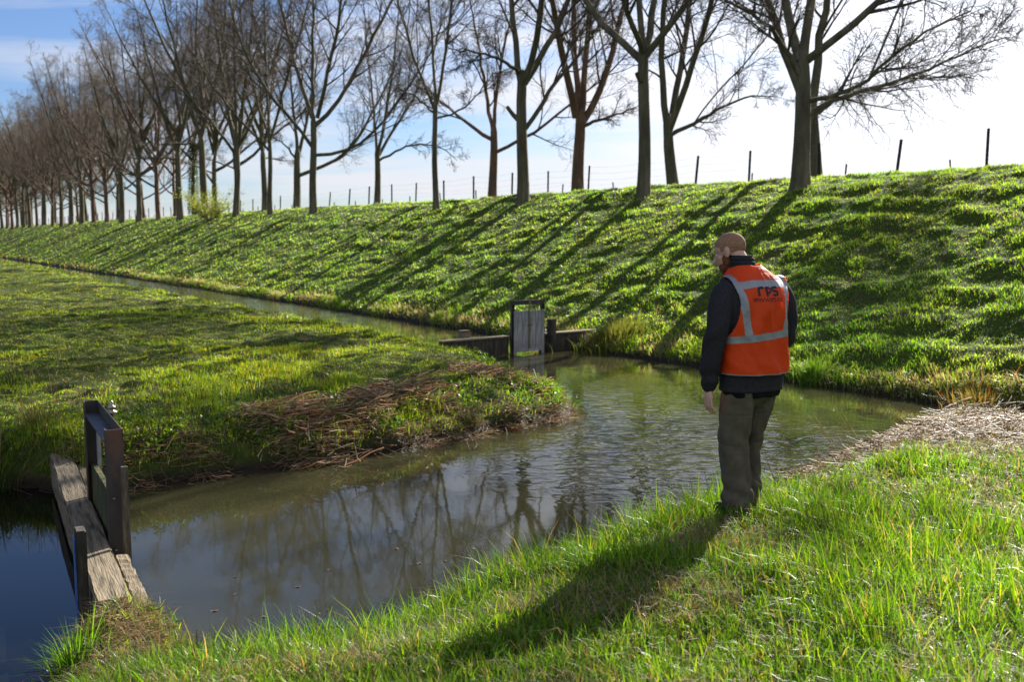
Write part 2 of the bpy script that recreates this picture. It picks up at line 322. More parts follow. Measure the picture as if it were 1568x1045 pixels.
def polar(n, d0, d1, p, az0, az1):
    """positions about the viewer's side, density per area ~ d^-(p+1)"""
    u = rng.random(n)
    if abs(p - 1) < 1e-6: d = d0 * (d1 / d0) ** u
    else: e = 1 - p; d = (d0 ** e + u * (d1 ** e - d0 ** e)) ** (1 / e)
    a = np.radians(rng.uniform(az0, az1, n)); return d * np.sin(a), d * np.cos(a), d

def field_straw():
    n = 60000; x, y, d = polar(n, 8.5, 40, 1.0, -42, 6); e = gi(D0, x, y); s = NN[0] * x + NN[1] * y; br = ss(.49, .58, fbm(x * 1.5 + 3, y * 1.5, 131, 4))
    ok = (~is_near(x, y)) & (s < 11) & (e > .08) & (rng.random(n) < .05 + .7 * br); x, y, d = x[ok], y[ok], d[ok]; n = len(x)
    o = blades('field_dead_grass', np.stack([x, y, zat(x, y) + rng.uniform(0, .02, n)], 1), rng.uniform(0, 6.28, n), rng.uniform(.03, .10, n), rng.uniform(.005, .010, n) * (d / 12) ** .6, rng.uniform(.9, 1.8, n), palette(n, STRAW, (2, 3, 1, 4, 3)), MAT_STRAW)
    tag(o, 'brown trampled grass and clods in the worn patches of the field', 'dead grass', kind='stuff')
# near bank: long lush blades gathered in tufts
def near_grass():
    nc = 23500
    cxx, cyy, cd = polar(nc, 2.6, 13.5, .35, -50, 42)
    d = gi(D0, cxx, cyy); ok = is_near(cxx, cyy) & (d > .10) & (NN[0] * cxx + NN[1] * cyy < 12.4)
    cxx, cyy, cd, d = cxx[ok], cyy[ok], cd[ok], d[ok]
    big = ss(.45, .75, fbm(cxx * .9, cyy * .9, 101, 3)); strawy = ss(.50, .64, fbm(cxx * 1.6 + 7, cyy * 1.6, 111, 3))
    bare = np.exp(-((cxx + 2.0) ** 2 + (cyy - 5.15) ** 2) / .30); low_ = 1 - .6 * np.exp(-((cxx + 2.0) ** 2 + (cyy - 5.0) ** 2) / .9)
    edge = np.exp(-((d - .35) / .4) ** 2)
    k = 20; n = len(cxx) * k; idx = np.repeat(np.arange(len(cxx)), k)
    off = rng.normal(0, 1, (n, 2)) * (.035 + .012 * (cd[idx] / 6))[:, None]
    x = cxx[idx] + off[:, 0]; y = cyy[idx] + off[:, 1]
    rt = 1 - .5 * ss(6.4, 7.8, cyy) * ss(1.7, 2.4, cxx)
    hs = (.09 + .13 * big + .15 * edge)[idx] * low_[idx] * rt[idx] * rng.uniform(.4, 1.35, n)
    mat_ = ss(-.4, .5, cyy - 8.0 - .25 * (cxx - 2.2) + 1.2 * (fbm(cxx * 2, cyy * 2, 201, 2) - .5)) * ss(1.5, 2.1, cxx)
    keep = (rng.random(n) > .85 * bare[idx]) & (rng.random(n) > .66 * mat_[idx]) & (rng.random(n) < 1 - .35 * (strawy[idx])) & (gi(D0, x, y) > .03)
    az = np.arctan2(off[:, 1], off[:, 0]) + rng.normal(0, .8, n); az = np.where(rng.random(n) < .35, np.radians(200) + rng.normal(0, .6, n), az)
    lean = np.clip(rng.gamma(2.2, .26, n), .05, 1.5) + .1
    hs *= np.where(rng.random(n) < .12, 1.35, 1); wdt = rng.uniform(.0045, .0105, n) * (cd[idx] / 5.2) ** .45
    dz = zat(x, y) - .012
    s_ = strawy[idx]; c = palette(n, G_NEAR, (40, 28, 20, 9, 6))
    dry = rng.random(n) < .07 + .16 * s_; c[dry] = palette(int(dry.sum()), STRAW_G, (3, 2, 2, 2, 2)); lean = np.where(dry, lean + .5, lean); hs = np.where(dry, hs * .8, hs)
    f = keep
    o = blades('bank_grass', np.stack([x, y, dz], 1)[f], az[f], hs[f], wdt[f], lean[f], c[f], MAT_GRASS, True)
    tag(o, 'long lush green grass on the near bank around the standing man', 'grass', kind='stuff')
near_grass()
def thatch():
    n = 130000; x, y, d = polar(n, 2.6, 13, .4, -50, 42); e = gi(D0, x, y); st = ss(.46, .62, fbm(x * 1.6 + 7, y * 1.6, 111, 3))
    ok = is_near(x, y) & (e > .05) & (NN[0] * x + NN[1] * y < 12.4) & (rng.random(n) < .18 + .6 * st + np.exp(-((x + 1.9) ** 2 + (y - 4.7) ** 2) / .6) + ss(8.6, 9.8, y) * .8)
    x, y, d = x[ok], y[ok], d[ok]; n = len(x)
    az = rng.uniform(0, 6.28, n)
    o = blades('dead_grass', np.stack([x, y, zat(x, y) + rng.uniform(.0, .05, n)], 1), az, rng.uniform(.06, .2, n), rng.uniform(.002, .0045, n) * (d / 5) ** .4, rng.uniform(1.1, 1.9, n), palette(n, STRAW, (3, 3, 2, 2, 2)), MAT_STRAW)
    tag(o, 'brown dead grass matted between the green blades of the near bank', 'dead grass', kind='stuff')
thatch()
def field_grass():
    n = 520000; x, y, d = polar(n, 8.5, 100, 1.05, -42, 6)
    s = NN[0] * x + NN[1] * y; e = gi(D0, x, y)
    rough = ss(.5, .68, fbm(x * .9, y * .9, 121, 3)); brown = ss(.50, .60, fbm(x * 1.5 + 3, y * 1.5, 131, 4))
    ok = (~is_near(x, y)) & (s < 11.4) & (e > .03 + .07 * rng.random(n)) & (rng.random(n) > .75 * brown)
    x, y, d, e, rough = x[ok], y[ok], d[ok], e[ok], rough[ok]; n = len(x)
    pen = ss(-5.5, -2.5, x) * (1 - ss(15, 19, y)); edge = np.exp(-(e / .9) ** 2)
    tip = np.exp(-((x - .75) ** 2 + (y - 14.3) ** 2) / 1.6)
    Ln = (.032 + .05 * rough + .05 * pen * rough + .06 * edge + .11 * tip) * rng.uniform(.5, 1.35, n) * (d / 12) ** .15
    wdt = rng.uniform(.006, .012, n) * (d / 12) ** .75
    lean = rng.uniform(.15, 1.0, n); az = rng.uniform(0, 6.28, n)
    c = palette(n, G_FLD, (40, 22, 22, 12), .25)
    # the yellower, mossy sward of the grazed field
    yl = ss(.4, .7, fbm(x * .5, y * .5, 141, 3)) * (1 - .8 * edge); c = c * (1 + .35 * yl[:, None] * np.array([.8, .25, .2])) ; c[:, 2] *= .8
    c = np.where((tip > .3)[:, None], c * np.array([.9, 1.35, .8]), c)
    o = blades('field_grass', np.stack([x, y, zat(x, y) - .006], 1), az, Ln, wdt, lean, c, MAT_GRASS)
    tag(o, 'short grazed grass of the flat field left of the pond', 'grass', kind='stuff')
field_grass(); field_straw()
def dike_grass():
    n = 950000
    x, y, d = polar(n, 12.5, 230, 1.25, -41, 38)
    s = NN[0] * x + NN[1] * y; a = U[0] * x + U[1] * y; e = gi(D0, x, y)
    ok = (s > 12.3) & (s < 35) & (e > .015) & ((s < 26) | (rng.random(n) < .25))
    x, y, d, s, a, e = x[ok], y[ok], d[ok], s[ok], a[ok], e[ok]; n = len(x)
    tuft = fbm(a * 1.5, s * 1.9, 21, 3) * .5 + fbm(a * 4.0, s * 4.6, 31, 2) * .5
    foot = np.exp(-((s - 13.25) / .55) ** 2)
    Ln = (.04 + .07 * ss(.42, .66, tuft) + .06 * foot) * rng.uniform(.5, 1.4, n) * (d / 20) ** .2
    wdt = rng.uniform(.008, .017, n) * (d / 18) ** .75
    az = rng.uniform(0, 6.28, n); az = np.where(rng.random(n) < .4, math.atan2(-.546, -.838) + rng.normal(0, .7, n), az)
    c = palette(n, G_DIKE, (40, 26, 26, 8), .22)
    big = fbm(a * .5, s * .7, 151, 3)[:, None]; c = c * (1 + (big - .5) * np.array([1.1, .5, .5]))
    dry = rng.random(n) < foot * ss(.42, .6, fbm(a * .8, s * 0 + 2, 161, 3)) * .7 + .025; c[dry] = palette(int(dry.sum()), STRAW_G, (3, 4, 1, 2, 3)); Ln = np.where(dry, Ln * 1.25, Ln)
    o = blades('dike_grass', np.stack([x, y, zat(x, y) - .01], 1), az, Ln, wdt, rng.uniform(.2, 1.2, n), c, MAT_GRASS)
    tag(o, 'tussocky green grass on the long dike slope under the tree shadows', 'grass', kind='stuff')
dike_grass()

def tussock(name, x, y, rad, h, n, cols, ws, label, cat='tussock', mat=None, seed=1, wide=.006, z0=None):
    g = np.random.default_rng(seed); az = g.uniform(0, 6.28, n); rr = np.abs(g.normal(0, rad * .45, n))
    px = x + np.cos(az) * rr; py = y + np.sin(az) * rr
    z = (zat(px, py) if z0 is None else np.full(n, z0)) - .02
    o = blades(name, np.stack([px, py, np.maximum(z, -.02)], 1), az + g.normal(0, .4, n), h * g.uniform(.5, 1.15, n), wide * g.uniform(.6, 1.3, n), np.clip(g.gamma(2.5, .28, n), .1, 1.6), palette(n, cols, ws), mat or MAT_GRASS, True)
    return tag(o, label, cat)
def heap(name, pts, n, lmin, lmax, wd, label, mound, spread, seed, k=5, pal=None):
    """dead reed stalks thrown in a low heap"""
    g = np.random.default_rng(seed); pts = np.array(pts, float); i = g.integers(0, len(pts), n)
    x = pts[i, 0] + g.normal(0, spread, n); y = pts[i, 1] + g.normal(0, spread, n)
    az = g.uniform(0, 6.28, n); az = np.where(g.random(n) < .5, g.normal(.5, .5, n), az); tilt = g.normal(.15, .4, n); Ln = g.uniform(lmin, lmax, n)
    q = np.exp(-((x - pts[i, 0]) ** 2 + (y - pts[i, 1]) ** 2) / (2 * spread ** 2)); z = np.maximum(zat(x, y), .02) + .01 + g.random(n) * mound * q
    K = 4; ts = np.linspace(0, 1, K); bend = g.normal(0, .18, n)
    P = np.stack([np.stack([x + np.cos(az + bend * t_) * Ln * (t_ - .5), y + np.sin(az + bend * t_) * Ln * (t_ - .5), z + np.sin(tilt) * Ln * (t_ - .3) * (1 - .5 * t_)], 1) for t_ in ts], 1)
    P[:, :, 2] = np.maximum(P[:, :, 2], np.maximum(zat(P[:, :, 0].ravel(), P[:, :, 1].ravel()).reshape(n, K), .0) + .006)
    V, F = tubes(P, np.repeat((wd * g.uniform(.5, 1.3, n))[:, None], K, 1), 3)
    c = palette(n, pal or STRAW, (4, 4, 2, 3, 3)); C = np.repeat(c, K * 3, 0)
    o = mesh_np(name, V, F, mat=MAT_STRAW, col=C)
    return tag(o, label, 'dead reeds', kind='stuff')
def tubes(P, Rr, sides):
    """batch of tubes: P (n,k,3), Rr (n,k)"""
    P = np.asarray(P, float); n, k, _ = P.shape
    T = np.gradient(P, axis=1); T /= np.linalg.norm(T, axis=2, keepdims=True) + 1e-9
    ref = np.where(np.abs(T[:, :1, 2:3]) > .8, np.array([1., 0, 0]), np.array([0, 0, 1.])); ref = np.repeat(ref, k, 1)
    A = np.cross(T, ref); A /= np.linalg.norm(A, axis=2, keepdims=True) + 1e-9; B = np.cross(T, A)
    an = np.arange(sides) * 2 * np.pi / sides
    V = P[:, :, None, :] + Rr[:, :, None, None] * (A[:, :, None, :] * np.cos(an)[None, None, :, None] + B[:, :, None, :] * np.sin(an)[None, None, :, None])
    b_ = (np.arange(n) * k * sides)[:, None, None] + (np.arange(k - 1) * sides)[None, :, None]
    j = np.arange(sides)[None, None, :]; j2 = (j + 1) % sides
    F = np.stack([b_ + j, b_ + j2, b_ + sides + j2, b_ + sides + j], 3).reshape(-1, 4)
    return V.reshape(-1, 3), F

heap('dry_reed_heap', [(-2.35, 11.2), (-2.2, 10.95), (-1.85, 11.35), (-2.7, 10.9), (-1.75, 11.75), (-1.5, 12.3), (-1.2, 12.4), (-1.15, 12.8), (-.3, 13.9), (.0, 14.0), (-.1, 14.5), (.3, 14.0), (-.7, 14.3)], 1500, .16, .5, .0075, 'brown heap of dead reed stalks lying on the tongue of land', .13, .21, 3, pal=[(.46, .34, .22), (.36, .25, .16), (.54, .42, .29), (.24, .16, .10), (.30, .20, .13)])
heap('dry_reed_mat', [(3.2, 9.6), (3.6, 9.9), (4.0, 10.1), (4.6, 10.3), (5.2, 10.4), (5.8, 10.1), (6.4, 9.6), (6.9, 8.9), (3.0, 9.2), (2.6, 8.5), (3.3, 9.0), (4.0, 9.4), (4.8, 9.6), (5.6, 9.4), (2.9, 8.8), (2.2, 8.0), (2.6, 8.1), (3.1, 8.5), (3.8, 8.8), (4.6, 9.0), (5.4, 9.0)], 5200, .12, .42, .0034, 'pale mat of dead reeds at the water edge right of the man', .16, .3, 4)
heap('dead_stalk_litter', [(-1.95, 5.2), (-1.75, 4.9), (-2.0, 5.4), (-1.5, 4.75), (-2.1, 5.0), (-1.2, 4.7), (-1.0, 4.85), (-2.0, 4.7), (-2.25, 5.4), (-2.2, 5.2), (-2.3, 5.0)], 1500, .05, .22, .0022, 'broken dead stalks on the bare soil at the near end of the stop beam', .05, .14, 5)
heap('ditch_edge_litter', [(-3.9, 9.45), (-3.6, 9.75), (-3.2, 10.0), (-4.2, 9.6), (-1.5, 11.3), (-.5, 12.2), (.4, 13.0), (.55, 13.25), (.6, 13.7), (-1.1, 11.5), (-.75, 11.85), (0, 12.6), (-2.4, 10.5), (-2.0, 10.7)], 2600, .05, .28, .0035, 'brown stalks washed up along the muddy edge of the tongue of land', .06, .16, 6)

# ------------------------------------------------------------------ trees
def norm(v): return v / (np.linalg.norm(v, axis=-1, keepdims=True) + 1e-9)
def grow(g, P0, d, ln, r0, r1, k, wig, up):
    n = len(P0); pts = [P0]; d = norm(d)
    for i in range(k - 1):
        d = norm(d + g.normal(0, wig, (n, 3)) + np.array([0, 0, 1]) * np.reshape(up, (-1, 1) if np.ndim(up) else (1, 1)) * (1 if np.ndim(up) == 0 else 1))
        pts.append(pts[-1] + d * (ln / (k - 1))[:, None])
    P = np.stack(pts, 1); f = np.linspace(0, 1, k)[None]; return P, r0[:, None] * (1 - f) + r1[:, None] * f
def spawn(g, P, Rr, m, t0, a0, a1, flat=0):
    n, k, _ = P.shape; idx = np.repeat(np.arange(n), m); t_ = (t0 + (1 - t0) * (np.tile(np.arange(m), n) + g.random(n * m)) / m)
    u = t_ * (k - 1); i = np.clip(u.astype(int), 0, k - 2); f = (u - i)[:, None]
    p = P[idx, i] * (1 - f) + P[idx, i + 1] * f; T = norm(P[idx, i + 1] - P[idx, i])
    q = g.normal(0, 1, (n * m, 3)); q = norm(q - T * (q * T).sum(1, keepdims=True)); q[:, 2] += flat; q = norm(q)
    an = np.radians(g.uniform(a0, a1, n * m))[:, None]
    r = Rr[idx, i] * (1 - f[:, 0]) + Rr[idx, i + 1] * f[:, 0]
    return p, T * np.cos(an) + q * np.sin(an), t_, r, idx
def resample(pl, rl, k):
    pl = np.array(pl, float); seg = np.r_[0, np.cumsum(np.linalg.norm(np.diff(pl, axis=0), axis=1))]; u = np.linspace(0, seg[-1], k)
    # rounded by averaging
    P = np.stack([np.interp(u, seg, pl[:, j]) for j in range(3)], 1)
    for _ in range(2): P[1:-1] = P[1:-1] * .5 + (P[:-2] + P[2:]) * .25
    return P, np.interp(u, seg, rl)
def make_tree(seed, H=16.5, fork=5.0, r=.26, limbs=None, lean=0, dens=1.0, red=False, low=True, wide=1.0, lx=None, loc=(0, 0, 0), spread=1.0, stub=None, cut=None):
    """limbs: list of polylines (dx, dy, dz) in metres from the trunk's foot"""
    g = np.random.default_rng(seed)
    V1 = []; F1 = []; nv = 0
    def addT(V, F):
        nonlocal nv
        V1.append(V); F1.append(F + nv); nv += len(V)
    LP = []; LR = []
    own = limbs is None
    if limbs is None:
        limbs = []
        nl = g.integers(4, 7); a0 = g.uniform(0, 6.28)
        for i in range(nl):
            a = a0 + i * 2.4 + g.normal(0, .3); th = math.radians(g.uniform(14, 36)) * spread; z = fork + g.uniform(-.6, .8) + .45 * i; q = [(0, 0, z)]; p = np.array([0., 0, z]); dd = np.array([math.cos(a) * math.sin(th), math.sin(a) * math.sin(th), math.cos(th)])
            dd[:2] *= 1.5
            for j in range(7):
                dd = norm(dd + g.normal(0, .07, 3) + np.array([0, 0, .06])); p = p + dd * (H - z) / 7 * g.uniform(.85, 1.05); q.append(tuple(p))
            limbs.append(q)
        q = [(0, 0, fork)]; p = np.array([0., 0, fork])
        for j in range(7): p = p + np.array([g.normal(0, .25), g.normal(0, .25), (H - fork) / 7]); q.append(tuple(p))
        limbs.append(q)
        if low:
            for i in range(g.integers(1, 4)):
                a = g.uniform(0, 6.28); z = fork * g.uniform(.55, .95); p = np.array([0., 0, z]); q = [tuple(p)]; dd = np.array([math.cos(a), math.sin(a), .35])
                for j in range(5): dd = norm(dd + g.normal(0, .12, 3) + np.array([0, 0, .10])); p = p + dd * .95; q.append(tuple(p))
                limbs.append(q)
        flare = True
    for q in limbs:
        q = [tuple(v) for v in q]; p = np.array(q[-1], float); dd = norm(np.array(q[-1], float) - np.array(q[-2], float))
        steep = dd[2]; tgt = H * (.92 if steep > .75 else (.62 if steep > .45 else 0))
        while p[2] < tgt:
            dd = norm(dd + g.normal(0, .07, 3) + np.array([0, 0, .06])); p = p + dd * 1.3; q.append(tuple(p))
        L_ = sum(math.dist(q[i], q[i + 1]) for i in range(len(q) - 1)); r0 = r * (.24 + .026 * L_) * (1 if q[0][2] > fork * .8 else .8); r0 = min(r0, r * .72) if math.hypot(q[0][0], q[0][1]) < .8 else .035
        P, Q = resample(q, np.linspace(r0, .018, len(q)), 14); P[1:] += g.normal(0, .03, P[1:].shape); LP.append(P); LR.append(Q)
    zs = np.array([-.35, 0, .25, .6, 1.2, 2, 3, 4, fork * .8, fork]); zs = np.unique(np.clip(zs, -.35, fork)); top = LP[0][0] if lx is None else np.array(lx)
    tp = np.stack([np.interp(zs, [0, fork], [0, top[0]]) + .03 * np.sin(zs * 1.3 + seed), np.interp(zs, [0, fork], [0, top[1]]), zs], 1)
    tr = r * (1 - .22 * zs / fork) + r * .55 * np.exp(-(zs + .1) / .35) * .6
    tr[-1] *= .98; tp = np.vstack([tp, tp[-1] + [0, 0, .45]]); tr = np.r_[tr, tr[-1] * .55]
    V, F = tubes(tp[None], tr[None], 16); a = np.arctan2(V[:, 1], V[:, 0]); rad = 1 + .07 * np.sin(a * 5 + seed) * np.exp(-np.maximum(V[:, 2], 0)) + .02 * np.sin(V[:, 2] * 9 + a * 3); V[:, :2] *= rad[:, None]; addT(V, F)
    for P, Q in zip(LP, LR): V, F = tubes(P[None], Q[None], 8); addT(V, F)
    if stub is not None: V, F = tubes(np.array([stub]), np.array([[.11, .09, .075][:len(stub)]]), 8); addT(V, F)
    root = empty('bare_tree', loc)
    mesh_np('trunk', np.concatenate(V1), np.concatenate(F1), mat=MAT_BARK_RED if red else MAT_BARK, parent=root)
    LP = np.stack(LP); LR = np.stack(LR); Lh = np.linalg.norm(np.diff(LP, axis=1), axis=2).sum(1)
    CV = []; CF = []; cn = 0
    def addC(P, Q, s):
        nonlocal cn
        V, F = tubes(P, Q, s); CV.append(V); CF.append(F + cn); cn += len(V)
    m2 = int((13 if own else 17) * dens)
    p, d, t_, rr, ix = spawn(g, LP, LR, m2, .16, 24, 58); ln = np.clip(Lh[ix] * .34 * (1.15 - .75 * t_), .7, 4.2) * g.uniform(.6, 1.25, len(t_)) * wide
    kp = g.random(len(ix)) < np.clip(Lh[ix] / 7.5, .25, 1); p, d, ln, rr, t_ = p[kp], d[kp], ln[kp], rr[kp], t_[kp]
    P2, R2 = grow(g, p, d, ln, np.clip(rr * .55, .014, .055), np.full(len(ln), .009), 7, .10, .07); addC(P2, R2, 5)
    p, d, t_, rr, ix = spawn(g, P2, R2, 6, .15, 22, 60); ln3 = np.clip(ln[ix] * .5 * (1.2 - .6 * t_), .35, 1.9) * g.uniform(.6, 1.2, len(t_))
    P3, R3 = grow(g, p, d, ln3, np.clip(rr * .6, .009, .022), np.full(len(ln3), .007), 5, .13, .035); addC(P3, R3, 4)
    p, d, t_, rr, ix = spawn(g, P3, R3, 6, .12, 25, 65); ln4 = np.clip(ln3[ix] * .55, .25, .9) * g.uniform(.5, 1.2, len(t_))
    P4, R4 = grow(g, p, d, ln4, np.full(len(ln4), .0070), np.full(len(ln4), .0055), 4, .16, -.02); addC(P4, R4, 3)
    p, d, t_, rr, ix = spawn(g, P4, R4, 2, .2, 25, 60); ln5 = ln4[ix] * g.uniform(.4, .8, len(ix))
    p, d, t_, rr, ix = p, d, t_, rr, ix
    P5, R5 = grow(g, p, d, ln5, np.full(len(ln5), .0062), np.full(len(ln5), .0046), 3, .2, -.04); addC(P5, R5, 3)
    mesh_np('crown', np.concatenate(CV), np.concatenate(CF), mat=(MAT_TWIG_RED if red else MAT_TWIG) if own else MAT_TWIG_DARK, parent=root)
    return root
F_ = 1524.0; PIT = R(6.05)
def row_pos(rr_, sv): a = rr_ * sv; return P_as(a, sv)
def pl(foot, px):
    """a limb traced as offsets (metres right, metres away, metres up): measured on the photo at the tree's own distance"""
    out = []
    for q in px:
        vx, vy = q[0], q[1]; dy = q[2] if len(q) > 2 else 0
        dist = foot[1] + dy; u = (vx - 784) / F_; v = (vy - 522.5) / F_
        ry = math.cos(PIT) - v * math.sin(PIT); rz = -math.sin(PIT) - v * math.cos(PIT); k = dist / ry
        out.append((u * k - foot[0], dy, HC + rz * k - foot[2]))
    return out
S1, S2 = 22.0, 28.6
def foot(rr_, sv): x, y = row_pos(rr_, sv); return (x, y, z1(x, y) - .03)
FRONT_LABELS = {}
def custom(rr_, sv, seed, fork, r, limbs_px, label, red=False, H=16.5, stub=None, dens=1., wide=1., group=None, off=(0, 0)):
    f = foot(rr_, sv); f = (f[0] + off[0], f[1] + off[1], z1(f[0] + off[0], f[1] + off[1]) - .03); lim = [pl(f, l) for l in limbs_px]
    fk = lim[0][0][2] + .12
    for l_ in lim:
        if math.hypot(l_[0][0], 0) < .8 and l_[0][2] < fk: l_[0] = (lim[0][0][0] * l_[0][2] / fk, 0, l_[0][2] - .1)
    t_ = make_tree(seed, H, fk, r, lim, red=red, loc=f, dens=dens, wide=wide, stub=(np.array(pl(f, stub)) if stub else None), lx=(lim[0][0][0], lim[0][0][1], 0))
    return tag(t_, label, 'tree', group or 'bare trees lining the dike')
GA = 'bare trees of the row on the canal side of the dike'; GB = 'bare trees of the row on the far side of the dike top'
custom(.865, S1, 11, 3.35, .245, [[(1228, 110), (1235, 60, .2), (1245, 0, .5), (1250, -60, .8)], [(1222, 115), (1205, 78, -.3), (1172, 34, -.8), (1112, 2, -1.5), (1050, -30, -2)], [(1226, 95), (1212, 50, .8), (1200, 5, 1.4), (1190, -60, 2)],
    [(1236, 92), (1262, 66, -.5), (1310, 34, -1), (1350, 2, -1.2), (1390, -40, -1)], [(1238, 176, 0), (1258, 158, .3), (1300, 143, .8), (1350, 135, 1.4), (1420, 105, 2), (1490, 75, 2.6), (1540, 55, 3)], [(1236, 152), (1275, 146, -.4), (1330, 122, -1.2), (1372, 80, -1.8), (1420, 45, -2.6), (1490, 15, -3.2)],
    [(1330, 122, -1.2), (1350, 80, -.6), (1370, 20, 0), (1400, -30, .5)]],
    'large bare tree rightmost on the dike, long low limbs reaching right', H=17, group=GA, dens=1.25, wide=1.1)
custom(1.168, S1, 12, 4.15, .22, [[(986, 85), (980, 30, .3), (976, -60, .5)], [(990, 84), (1012, 62, -.4), (1045, 25, -.8), (1062, -10, -1), (1080, -60, -1.2)], [(983, 92), (955, 70, .6), (915, 30, 1.4), (880, -20, 2)], [(984, 80), (968, 40, -1), (955, -10, -1.8)], [(990, 80), (1000, 20, 1.2), (1008, -50, 2)]],
    'straight grey tree with a knotty stub just below its fork, third trunk from the right', stub=[(988, 128), (980, 122, -.2), (975, 112, -.35)], group=GA)
custom(1.50, S1, 13, 4.6, .24, [[(799, 130), (787, 70, .3), (783, 0, .8), (778, -60, 1)], [(806, 128), (822, 70, -.8), (832, 0, -1.6), (838, -60, -2)], [(808, 130), (835, 80, .5), (868, 15, 1), (885, -50, 1.4)], [(795, 112), (770, 92, -1), (730, 80, -2), (688, 74, -3)], [(812, 200), (830, 160, .6), (850, 130, 1.5), (870, 105, 2)]],
    'thick forked tree with a sawn stub on its left side', stub=[(800, 190), (786, 176, 0), (776, 163, 0)], group=GA)
custom(1.825, S1, 14, 4.9, .14, [[(666, 165), (645, 120, .3), (625, 60, .8), (605, -20, 1.2)], [(669, 160), (680, 100, -.4), (692, 0, -.8), (697, -50, -1)], [(668, 150), (662, 80, .7), (655, -20, 1.4)], [(668, 178), (700, 174, .5), (728, 150, 1), (750, 115, 1.6), (790, 100, 2)], [(664, 172), (640, 150, -1), (600, 130, -2)]],
    'slender straight tree whose narrow trunk forks high, between two thicker trees', group=GA, H=16)
custom(2.49, S1, 15, 4.4, .22, [[(480, 190), (477, 120, .3), (480, 40, .6), (480, -40, 1)], [(476, 225), (458, 195, -.5), (425, 160, -1), (390, 115, -1.6), (365, 60, -2)], [(486, 192), (515, 165, .4), (540, 120, .8), (575, 50, 1.2), (600, 0, 1.6)], [(478, 180), (462, 130, 1), (445, 70, 2), (430, 10, 2.6)], [(486, 180), (500, 120, -1), (515, 60, -1.8), (520, 0, -2.2)], [(486, 235), (520, 238, 0), (550, 225, -.5), (575, 200, -1)]],
    'broad tree forking low into wide upswept limbs, fifth from the right', group=GA, H=17.5, dens=1.15)
custom(2.816, S1, 16, 6, .16, [[(413, 215), (408, 120, .3), (405, 30, .6)], [(414, 215), (432, 150, -.6), (450, 80, -1.2)], [(412, 210), (392, 150, .8), (375, 80, 1.6)], [(412, 230), (385, 200, -1), (355, 170, -2)]],
    'thin tree close to the left of the broad forked one on the dike', group=GA, H=18)
custom(3.127, S1, 17, 5.1, .23, [[(364, 225), (360, 150, .4), (358, 60, 1)], [(360, 238), (335, 200, -.6), (305, 165, -1.4), (270, 130, -2.2)], [(368, 225), (388, 185, .6), (405, 140, 1.2), (425, 80, 1.8)], [(362, 220), (345, 150, 1.6), (335, 70, 2.6)], [(366, 220), (375, 140, -1.6), (385, 60, -2.4)]],
    'stout tree with a flared foot just right of the yellow green bush', group=GA, H=18)
# far side of the dike top
custom(1.103, S2, 21, 3.7, .255, [[(1022, 195), (1015, 140, .3), (1010, 60, .8), (1016, 0, 1)], [(1030, 200), (1045, 150, -.6), (1065, 90, -1.2), (1090, 0, -2)], [(1034, 205), (1062, 190, .4), (1100, 165, 1), (1150, 145, 1.6), (1190, 148, 2.2)], [(1030, 195), (1040, 130, 1.4), (1050, 50, 2.4)], [(1062, 190, .4), (1100, 140, -1), (1140, 100, -2), (1165, 70, -2.6)]],
    'far side tree just right of the straight grey tree with the stub', group=GB, H=16)
custom(1.335, S2, 22, 3.7, .30, [[(888, 185), (895, 120, .4), (903, 40, 1), (905, -30, 1.4)], [(882, 180), (872, 140, -.5), (864, 90, -1), (848, 20, -2)], [(896, 190), (918, 150, .8), (935, 95, 1.4), (950, 20, 2)], [(896, 192), (920, 182, -.4), (950, 174, -1), (980, 160, -1.6)], [(888, 180), (880, 100, 1.8), (878, 20, 3)]],
    'reddish barked tree with a wide trunk behind the fence, left of the straight grey tree', red=True, group=GB)
custom(1.60, S2, 23, 3.6, .24, [[(756, 205), (757, 165, .3), (766, 110, .8), (775, 60, 1.2)], [(757, 232), (785, 218, -.4), (815, 206, -.8), (835, 190, -1)], [(752, 212), (728, 200, .5), (715, 190, 1)], [(754, 205), (745, 150, 1.2), (738, 100, 2)]],
    'small reddish tree with a crooked low left arm, left of the thick forked tree', red=True, group=GB, H=13.5, dens=.6)
custom(2.10, S2, 24, 3.6, .22, [[(578, 238), (574, 190, .3), (568, 120, 1), (560, 60, 1.6)], [(582, 246), (612, 226, -.4), (645, 220, -1), (680, 225, -1.4), (700, 245, -1.6)], [(580, 240), (600, 200, 1), (630, 160, 2), (645, 120, 2.6)], [(578, 240), (590, 180, -1.2), (600, 120, -2)]],
    'smaller tree behind the fence between the broad and the slender tree', group=GB, H=13.5, dens=.6)
custom(2.61, S2, 25, 3.8, .30, [[(456, 238), (450, 180, .3), (445, 110, 1)], [(458, 268), (490, 258, -.4), (520, 245, -1), (545, 220, -1.6), (560, 190, -2)], [(455, 240), (470, 190, 1), (480, 130, 2)], [(453, 245), (435, 220, -1), (410, 205, -2)]],
    'far side tree just left of the broad forked tree, one low right limb', group=GB, H=14)
custom(.85, S2, 26, 3.0, .30, [[(1242, 170), (1250, 100, .3), (1262, 30, .8)], [(1242, 178), (1280, 150, .4), (1330, 135, 1)], [(1240, 170), (1215, 120, 1), (1190, 60, 2)]],
    'tree hidden behind the rightmost large trunk, only its edge and limbs showing', group=GB, H=15, off=(.1, 0))
